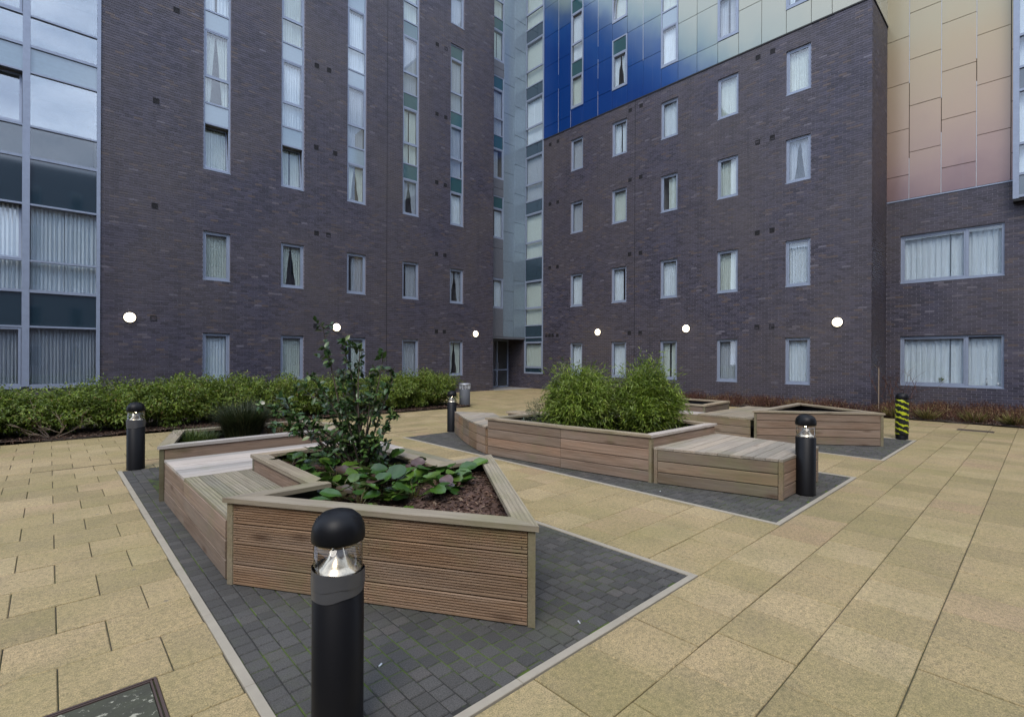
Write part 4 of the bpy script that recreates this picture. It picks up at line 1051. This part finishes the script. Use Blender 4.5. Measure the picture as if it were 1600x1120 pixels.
ORD = ['first', 'second', 'third', 'fourth', 'fifth', 'sixth', 'seventh', 'eighth', 'ninth', 'tenth', 'eleventh', 'twelfth', 'thirteenth']
# dormant shrubs of the right hand beds
DM = []
for s_ in range(4):
    m = MB(); r = random.Random(60 + s_)
    for _ in range(150):
        a = r.uniform(0, 2 * PI); b = r.random() ** .5 * .5; x, y = b * math.cos(a), b * math.sin(a); h = r.uniform(.18, .5) * (1 - .5 * b); dx, dy = r.gauss(0, .1), r.gauss(0, .1)
        m.tube([(x, y, 0), (x + dx * .5, y + dy * .5, h * .5), (x + dx, y + dy, h)], [.0045, .0035, .0015], 3)
    V, Fc = blob_leaves(80 + s_, 700, .5, .5, .36, .04, .5, z0=.0, shell=.2)
    DM.append((m.mesh('twigs', TWIG), np_mesh('dead_leaves', V, Fc, DRY if s_ == 2 else TWIG)))
spots = [(18.05, 4.1 + k * .72) for k in range(13)] + [(17.45, 4.35 + k * 1.1) for k in range(8)] + [(17.55 + (k % 4) * .85, 3.2 - (k // 4) * .95) for k in range(20)]
for i, (x, y) in enumerate(spots):
    wing = y < 3.7
    t = thing('dormant_shrub', ('red brown shrub under the wing windows, %s in %s row from the corner' % (ORD[(i - 21) // 4], ('the front', 'the second', 'the third', 'the wall')[(i - 21) % 4]) if wing else 'red brown shrub %s, %s from the corner' % (('touching the right block wall', ORD[i]) if i < 13 else ('at the slab edge by the right block', ORD[i - 13]))), 'shrub', (x, y, 0), 'dormant shrubs of the wing bed' if wing else 'dormant shrubs of the right block bed')
    W = T(x + RND.uniform(-.1, .1), y + RND.uniform(-.12, .12), .02) @ RZ(i * 1.3) @ S(1, 1, RND.uniform(.75, 1.15)); link('twigs', DM[i % 4][0], t, W); link('dead_leaves', DM[(i * 3) % 4][1], t, W)
# yellowish tufts at the front of the wing bed
TM = []
for s_ in range(2):
    rg = np.random.default_rng(s_ + 4); n = 160; a = rg.uniform(0, 6.28, n); rr = rg.random(n) * .12; P = np.stack([rr * np.cos(a), rr * np.sin(a), np.zeros(n)], 1)
    d = unit(np.stack([np.cos(a) * .7, np.sin(a) * .7, rg.uniform(.4, 1.4, n)], 1)); l = rg.uniform(.15, .34, n); V, Fc = quads(P, d, unit(rg.normal(0, 1, (n, 3))), l, l * .07)
    TM.append(np_mesh('blades', V, Fc, leaf_mat('straw_tuft', [(0, (.10, .11, .03)), (.5, (.20, .17, .06)), (1, (.33, .27, .13))], .7, .3, .2)))
for i, (x, y) in enumerate([(17.3, 2.9), (17.25, 2.2), (17.4, 1.3), (17.35, .55), (17.3, -.1)]):
    t = thing('grass_tuft', 'straw coloured grass tuft at the wing bed edge, ' + ORD[i] + ' from the taped bollard', 'grass', (x, y, 0), 'straw tufts along the wing bed'); link('blades', TM[i % 2], t, T(x, y, .03) @ RZ(i) @ S(1.2, 1.2, 1.1))
# stake and bare climber by the building corner
t = thing('garden_stake', 'thin upright wooden stake in the bed at the corner of the right block', 'stake', (17.7, 3.35, 0)); one('tube', [(0, 0, 0), (.01, 0, 1.38)], .016, 5).build('pole', PALE, t, T(17.7, 3.35, 0))
def bare_bush(seed, h, n, spread, mat, parent, W, r0=.012, name='branches', curl=.25):
    r = random.Random(seed); m = MB()
    def grow(p, d, L_, rad, dep):
        pts = [p]; rs = [rad]
        for k in range(4):
            d = (d + Vector((r.gauss(0, curl), r.gauss(0, curl), r.gauss(.02, curl * .5))) * .5).normalized(); p = p + d * L_ / 4; pts.append(p); rs.append(rad * (1 - .14 * (k + 1)))
        m.tube(pts, rs, 4)
        if dep > 0:
            for k in range(3): grow(pts[r.choice((2, 3, 4))], (d + Vector((r.gauss(0, .6), r.gauss(0, .6), r.gauss(.1, .3)))).normalized(), L_ * r.uniform(.5, .75), rad * .55, dep - 1)
    for _ in range(n): grow(Vector((0, 0, 0)), Vector((r.gauss(0, spread), r.gauss(0, spread), 1)).normalized(), h * r.uniform(.5, .7), r0, 2)
    return m.build(name, mat, parent, W)
t = thing('bare_shrub', 'tall bare red brown shrub with arching twigs by the stake', 'shrub', (18.1, 2.9, 0)); bare_bush(5, 1.35, 9, .30, TWIG, t, T(18.05, 3.0, 0), .010)
t = thing('bare_shrub', 'small bare shrub of pale branching twigs at the front of the left bed', 'shrub', (0.0, 13.28, 0)); bare_bush(9, .80, 6, .75, PALE, t, T(0.02, 13.3, 0), .014, curl=.3)

# bamboo: two clumps
def bamboo(x, y, z, rx, ry, h, n, seed, label):
    t = thing('bamboo_clump', label, 'bamboo', (x, y, z), 'bamboo clumps in the long planter'); W = T(x, y, z) @ RZ(seed)
    Vs, Fs, nv = [], [], 0; r0 = random.Random(seed * 7)
    for q_ in range(9):
        a_ = q_ * 2.4; b_ = (q_ / 9) ** .5 * .62; hh = h * r0.uniform(.92, 1.06) * (1.06 - .5 * b_)
        v_, f_ = blob_leaves(seed * 10 + q_, n // 9, rx * r0.uniform(.52, .64), ry * r0.uniform(.52, .64), hh, .078, .20, z0=.03, shell=.25, droop=-.25, bumps=.42)
        v_ = v_ + np.array([rx * b_ * math.cos(a_), ry * b_ * math.sin(a_), 0]); Vs.append(v_); Fs.append(f_ + nv); nv += len(v_)
    V1, F1 = np.concatenate(Vs), np.concatenate(Fs)
    rg = np.random.default_rng(seed); k = 90; a = rg.uniform(0, 6.28, k); b = rg.random(k) ** .5
    P = np.stack([rx * b * np.cos(a), ry * b * np.sin(a), h * (.86 + .26 * rg.random(k) ** 2 * (1 - b * .6))], 1); d = unit(np.stack([np.cos(a) * .6, np.sin(a) * .6, rg.uniform(-.2, 1.1, k)], 1)); l = rg.uniform(.06, .12, k)
    V2, F2 = quads(P, d, unit(rg.normal(0, 1, (k, 3))), l, l * .15)
    link('foliage', np_mesh('foliage', np.concatenate([V1, V2]), np.concatenate([F1, F2 + len(V1)]), G_BAM), t, W)
    stems_mb(seed, 60, rx * .55, rx, ry, h * 1.02, .0055, 5, .8).build('canes', CANE, t, W)
    m = MB(); m = stems_mb(seed + 9, 50, rx * .7, rx, ry, h * .5, .003, 3, 1.0); m.build('dry_stems', PALE, t, W)
bamboo(6.38, 5.22, .38, .60, .60, 1.14, 30000, 3, 'broad bright green bamboo clump, the left and larger of the two in the long planter')
bamboo(7.02, 4.36, .38, .53, .55, 1.15, 25000, 8, 'upright bright green bamboo clump on the right, above the planter corner')
t = thing('silvery_plant', 'tiny silvery plant in the shaded left end of the bamboo planter', 'plant', (5.85, 5.95, .4)); V, Fc = blob_leaves(4, 130, .16, .16, .2, .05, .3, z0=.02, shell=.2)
link('foliage', np_mesh('foliage', V, Fc, leaf_mat('silver_leaf', [(0, (.10, .14, .12)), (1, (.26, .32, .28))], .6, .1)), t, T(5.85, 5.95, .40))
t = thing('feathery_plant', 'grey green feathery plant leaning out left of the bamboo', 'plant', (6.0, 5.85, .4)); V, Fc = blob_leaves(14, 900, .26, .26, .55, .06, .14, z0=.05, shell=.2, droop=.4)
link('foliage', np_mesh('foliage', V, Fc, leaf_mat('grey_green_leaf', [(0, (.07, .09, .05)), (1, (.19, .21, .12))], .6, .25)), t, T(6.05, 5.80, .40))

# grass tussock and low grasses in the back planter
def tussock(x, y, z, n, r, h, mat, seed, label, cat='grass', wdt=.012, lean=.6):
    rg = np.random.default_rng(seed); a = rg.uniform(0, 6.28, n); rr = rg.random(n) ** .5 * r * .35; V = []; Fc = []
    t = thing('grass_tussock', label, cat, (x, y, z)); ln = h * rg.uniform(.55, 1.08, n); tilt = rg.random(n) ** .8 * lean; a2 = a + rg.normal(0, .5, n)
    b0 = np.stack([rr * np.cos(a), rr * np.sin(a), np.zeros(n)], 1); dh = np.stack([np.cos(a2), np.sin(a2), np.zeros(n)], 1)
    d1 = dh * (tilt * .6)[:, None] + [0, 0, 1]; d2 = dh * (tilt * 1.7)[:, None] + [0, 0, .62]
    mid = b0 + unit(d1) * (ln * .5)[:, None]; tip = mid + unit(d2) * (ln * .5)[:, None]; sd = np.cross(dh, [0, 0, 1]) * (wdt / 2)
    V = np.stack([b0 - sd * .7, b0 + sd * .7, mid + sd, mid - sd, tip], 1).reshape(-1, 3); b = (np.arange(n) * 5)[:, None]
    Fc = np.concatenate([b + [[0, 1, 2]], b + [[0, 2, 3]], b + [[3, 2, 4]]], 1).reshape(-1, 3)
    link('blades', np_mesh('blades', V, Fc, mat), t, T(x, y, z)); return t
tussock(1.98, 7.62, .46, 3200, .55, .62, G_GRASS, 2, 'dense dark green grass tussock in the planter behind the bench', wdt=.007, lean=.75)
tussock(1.42, 7.75, .46, 700, .7, .26, leaf_mat('mid_grass', [(0, (.03, .06, .012)), (1, (.10, .13, .03))], .5, .3), 3, 'low green grass in the left corner of the planter behind the bench', wdt=.007, lean=1.3)
tussock(2.45, 7.5, .46, 260, .5, .34, DRY, 5, 'withered straw coloured grass right of the dark tussock', wdt=.006, lean=1.5)

# camellia
AX = Vector((FY, -FX, 0)); AF = Vector((FX, FY, 0))
cb = Vector((2.24, 4.62, .44)); rr = random.Random(21)
t = thing('camellia_shrub', 'tall open camellia with glossy dark leaves and one white flower, in the nearest planter', 'shrub', tuple(cb)); TCAM = t
wood = MB(); tips = []
def branch(p, q, r0, r1, sag=.0, n=6):
    pts = []; k1 = Vector((rr.gauss(0, .03), rr.gauss(0, .03), rr.gauss(0, .02)))
    for i in range(n + 1):
        s = i / n; pts.append(p.lerp(q, s) + k1 * math.sin(PI * s) + Vector((0, 0, sag * math.sin(PI * s))))
    wood.tube([tuple(a - cb) for a in pts], [r0 + (r1 - r0) * i / n for i in range(n + 1)], 5); return pts
def cp(lat, dep, z): return cb + AX * lat + AF * dep + Vector((0, 0, z - cb.z))
mains = [(-.36, .0, 1.93), (-.20, .10, 1.78), (.02, -.05, 1.70), (.20, .12, 1.62), (.33, .0, 1.42), (-.45, -.05, 1.45), (-.80, .05, 1.18), (-.62, .2, 1.30), (.36, -.1, 1.10), (-.50, -.2, 1.02), (.10, .3, 1.45), (-.05, -.3, 1.2), (-.74, -.1, .98), (.22, -.2, .86), (-.25, .25, 1.5), (-.95, .0, 1.16), (-.10, .05, 1.45), (.14, -.12, 1.25)]
for (la, de, z) in mains:
    s0 = cb + AX * rr.uniform(-.07, .07) + AF * rr.uniform(-.05, .05); q = cp(la, de, z); pts = branch(s0, q, .013, .0035, .05 if la > -.5 else .1, 7)
    for i in range(2, 8):
        for _ in range(2):
            d = Vector((rr.gauss(0, 1), rr.gauss(0, 1), rr.gauss(.35, .6))).normalized(); L_ = rr.uniform(.07, .19) * (1.1 if i < 6 else .7); e = pts[i] + d * L_
            if e.z < .62: continue
            branch(pts[i], e, .0025, .001, 0, 3); tips.append((pts[i], e))
    tips.append((pts[-2], pts[-1]))
wood.build('branches', BARK, t, T(*cb))
_lf = MB()
_lf.add([(0, 0, 0), (.28, .20, .05), (.62, .215, .045), (1, 0, -.07), (.62, -.215, .045), (.28, -.20, .05), (.3, 0, .0), (.64, 0, -.01)], [(0, 6, 1), (1, 6, 7, 2), (2, 7, 3), (0, 5, 6), (5, 4, 7, 6), (4, 3, 7)])
LEAF = _lf.mesh('leaf', G_CAM, True); lv = []
for a, b in tips:
    for _ in range(9):
        s = rr.uniform(.1, 1.15); p = a.lerp(b, s); d = ((b - a).normalized() * .5 + Vector((rr.gauss(0, .7), rr.gauss(0, .7), rr.gauss(-.05, .5)))).normalized()
        lv.append((p, d, rr.uniform(.052, .092)))
rr.shuffle(lv); bulk = MB()
for i, (p, d, s) in enumerate(lv):
    up = Vector((rr.gauss(0, .5), rr.gauss(0, .5), 1)); y = up.cross(d).normalized(); z = d.cross(y)
    Mx = Matrix(((d.x, y.x, z.x, p.x), (d.y, y.y, z.y, p.y), (d.z, y.z, z.z, p.z), (0, 0, 0, 1))) @ S(s, s, s)
    if i < 290: link('leaf', LEAF, t, Mx)
    else: bulk.add([tuple(Mx @ Vector(v) - cb) for v in _lf.v], _lf.f)
bulk.build('foliage', G_CAM, t, T(*cb), True, 'stuff')
fl = MB(); fc = cp(-.93, -.05, 1.19)
for k in range(9):
    a = k * 2 * PI / 9; fl.add([(0, 0, 0), (.022 * math.cos(a - .4), .022 * math.sin(a - .4), .008), (.032 * math.cos(a), .032 * math.sin(a), .014 + .006 * (k % 2)), (.022 * math.cos(a + .4), .022 * math.sin(a + .4), .008)], [(0, 1, 2, 3)])
fl.build('flower', flat('white_petal', (.42, .40, .31), .7), t, T(*fc) @ Matrix.Rotation(.9, 4, 'X') @ S(.75, .75, .75))

# bergenia: large round leaves, every leaf its own
BLM = []
for s_ in range(4):
    r = random.Random(s_); m = MB(); n = 11; ring = []; inn = []
    for k in range(n):
        a = -PI + 2 * PI * (k + .5) / n; R_ = .5 * (1 + .10 * math.cos(a) + r.uniform(-.05, .05)); z = .10 * (math.sin(a) ** 2) + r.uniform(-.035, .035); ring.append((.5 + R_ * math.cos(a) * 1.05, R_ * math.sin(a) * .86, z)); inn.append((.5 + R_ * .5 * math.cos(a), R_ * .45 * math.sin(a), z * .25 + .01))
    vs = ring + inn + [(.45, 0, -.02)]; m.add(vs, [(i, (i + 1) % n, n + (i + 1) % n, n + i) for i in range(n)] + [(n + i, n + (i + 1) % n, 2 * n) for i in range(n)]); BLM.append(m.mesh('leaf', G_BERG, True))
rr = random.Random(5)
bsp = [(1.70, 5.40), (2.0, 5.3), (2.40, 5.35), (1.72, 5.05), (2.05, 4.95), (2.55, 5.0), (1.75, 4.70), (1.85, 4.35), (1.80, 4.02), (2.10, 4.20), (2.45, 4.55), (2.60, 4.20), (2.02, 3.78), (2.32, 3.92), (2.62, 3.85), (1.98, 4.55), (2.20, 3.55), (2.50, 3.60), (2.80, 3.80), (1.80, 3.70)]
BC_ = {}; INS = offset(PA, -.06)
for i, (x, y) in enumerate(bsp):
    grp = 'by the mulch' if y < 3.9 else 'round the camellia' if x > 1.9 and y < 4.8 else 'along the bench side'
    BC_[grp] = BC_.get(grp, 0) + 1
    lab = {'by the mulch': 'green and purple round leaved bergenia beside the bark mulch, ', 'round the camellia': 'glossy green round leaved bergenia at the camellia foot, ', 'along the bench side': 'dark green bergenia along the inside of the planter, '}[grp] + ORD[BC_[grp] - 1] + ' from the ' + ('left' if grp == 'by the mulch' else 'far end' if grp == 'along the bench side' else 'front')
    t = thing('bergenia', lab, 'plant', (x, y, .44), 'bergenias ' + grp)
    st = MB()
    for k in range(22):
        a = rr.uniform(0, 2 * PI); b = rr.uniform(.02, .21); s = rr.uniform(.09, .17); h = rr.uniform(.05, .21) - b * .25
        p = Vector((x + b * math.cos(a), y + b * math.sin(a), .46 + h)); d = Vector((math.cos(a), math.sin(a), rr.uniform(-.35, .5))).normalized()
        up = Vector((rr.gauss(0, .35), rr.gauss(0, .35), 1)); yv = up.cross(d).normalized(); zv = d.cross(yv)
        e_ = p + d * s * 1.05
        if not pip(e_.x, e_.y, INS) or not pip(p.x, p.y, INS): continue
        link('leaf', BLM[rr.randrange(4)], t, Matrix(((d.x, yv.x, zv.x, p.x), (d.y, yv.y, zv.y, p.y), (d.z, yv.z, zv.z, p.z), (0, 0, 0, 1))) @ S(s, s, s))
        st.tube([(0, 0, 0), ((p.x - x) * .6, (p.y - y) * .6, (p.z - .44) * .7), (p.x - x + d.x * s * .4, p.y - y + d.y * s * .4, p.z - .44 + d.z * s * .4 - .003)], .003, 3)
    st.build('stalks', flat('stalk_%d' % i, (.10, .09, .03), .5) if i == 0 else bpy.data.materials['stalk_0'], t, T(x, y, .44))

# stray litter on the paving
for (x, y, a, lab) in [(1.30, 2.42, .5, 'white cigarette end on the dark blocks by the nearest bollard'), (2.42, 1.98, 1.1, 'small pale scrap on the dark blocks by the pale edging'), (5.53, 3.25, .2, 'tiny white scrap on the dark blocks by the long planter')]:
    t = one('tube', [(-.013, 0, 0), (.013, .001, 0)], .0045, 6).build('litter_scrap', M['white'], None, T(x, y, .006) @ RZ(a)); t['label'] = lab; t['category'] = 'litter'

# things on the inner sill of the wide ground window of the wing
for x, kind, lab in [(2.33, 'plant', 'small green potted plant on the sill of the wide ground window'), (1.27, 'bottle', 'white bottle on the sill behind the narrow pane of the wide ground window'), (1.02, 'jar', 'small white jar on the sill at the right end of the wide ground window')]:
    W = FW @ T(x, -.118, .862); t = thing({'plant': 'potted_plant', 'bottle': 'bottle', 'jar': 'jar'}[kind], lab, kind, tuple(W.translation))
    if kind == 'plant':
        one('lathe', [(.018, 0), (.024, .05), (.026, .055)], 12).build('pot', M['white'], t, W, True); V, Fc = blob_leaves(31, 60, .05, .022, .16, .05, .4, z0=.05, shell=.2); link('leaves', np_mesh('leaves', V, Fc, G_HEDGE), t, W)
    elif kind == 'bottle': one('lathe', [(.022, 0), (.022, .12), (.009, .15), (.009, .17)], 12).build('body', M['white'], t, W, True); one('lathe', [(.011, .17), (.011, .19)], 10).build('cap', M['binsteel'], t, W, True)
    else: one('lathe', [(.024, 0), (.026, .02), (.026, .07), (.02, .08)], 12).build('body', M['white'], t, W, True); one('lathe', [(.024, .081), (.024, .095)], 12).build('lid', M['curtain3'], t, W, True)
# screw heads on the nearest planter
m = MB()
for a_, b_ in ((PA[0], PA[1]), (PA[1], PA[2])):
    p, q = Vector(a_), Vector(b_); e = (q - p).normalized(); o = Vector((e.y, -e.x)); Ln = (q - p).length
    for k in range(4):
        for s_ in (.085, Ln * .5, Ln - .085):
            for dz in (.035, .100):
                c = p + e * (s_ + RND.uniform(-.004, .004)) + o * .0005; z = .006 + k * .1465 + dz; n = 7
                m.add([(c.x + e.x * .0045 * math.cos(2 * PI * i / n) + o.x * .001, c.y + e.y * .0045 * math.cos(2 * PI * i / n) + o.y * .001, z + .0045 * math.sin(2 * PI * i / n)) for i in range(n)], [tuple(range(n))])
m.build('screws', M['iron'], TA, kind='stuff')
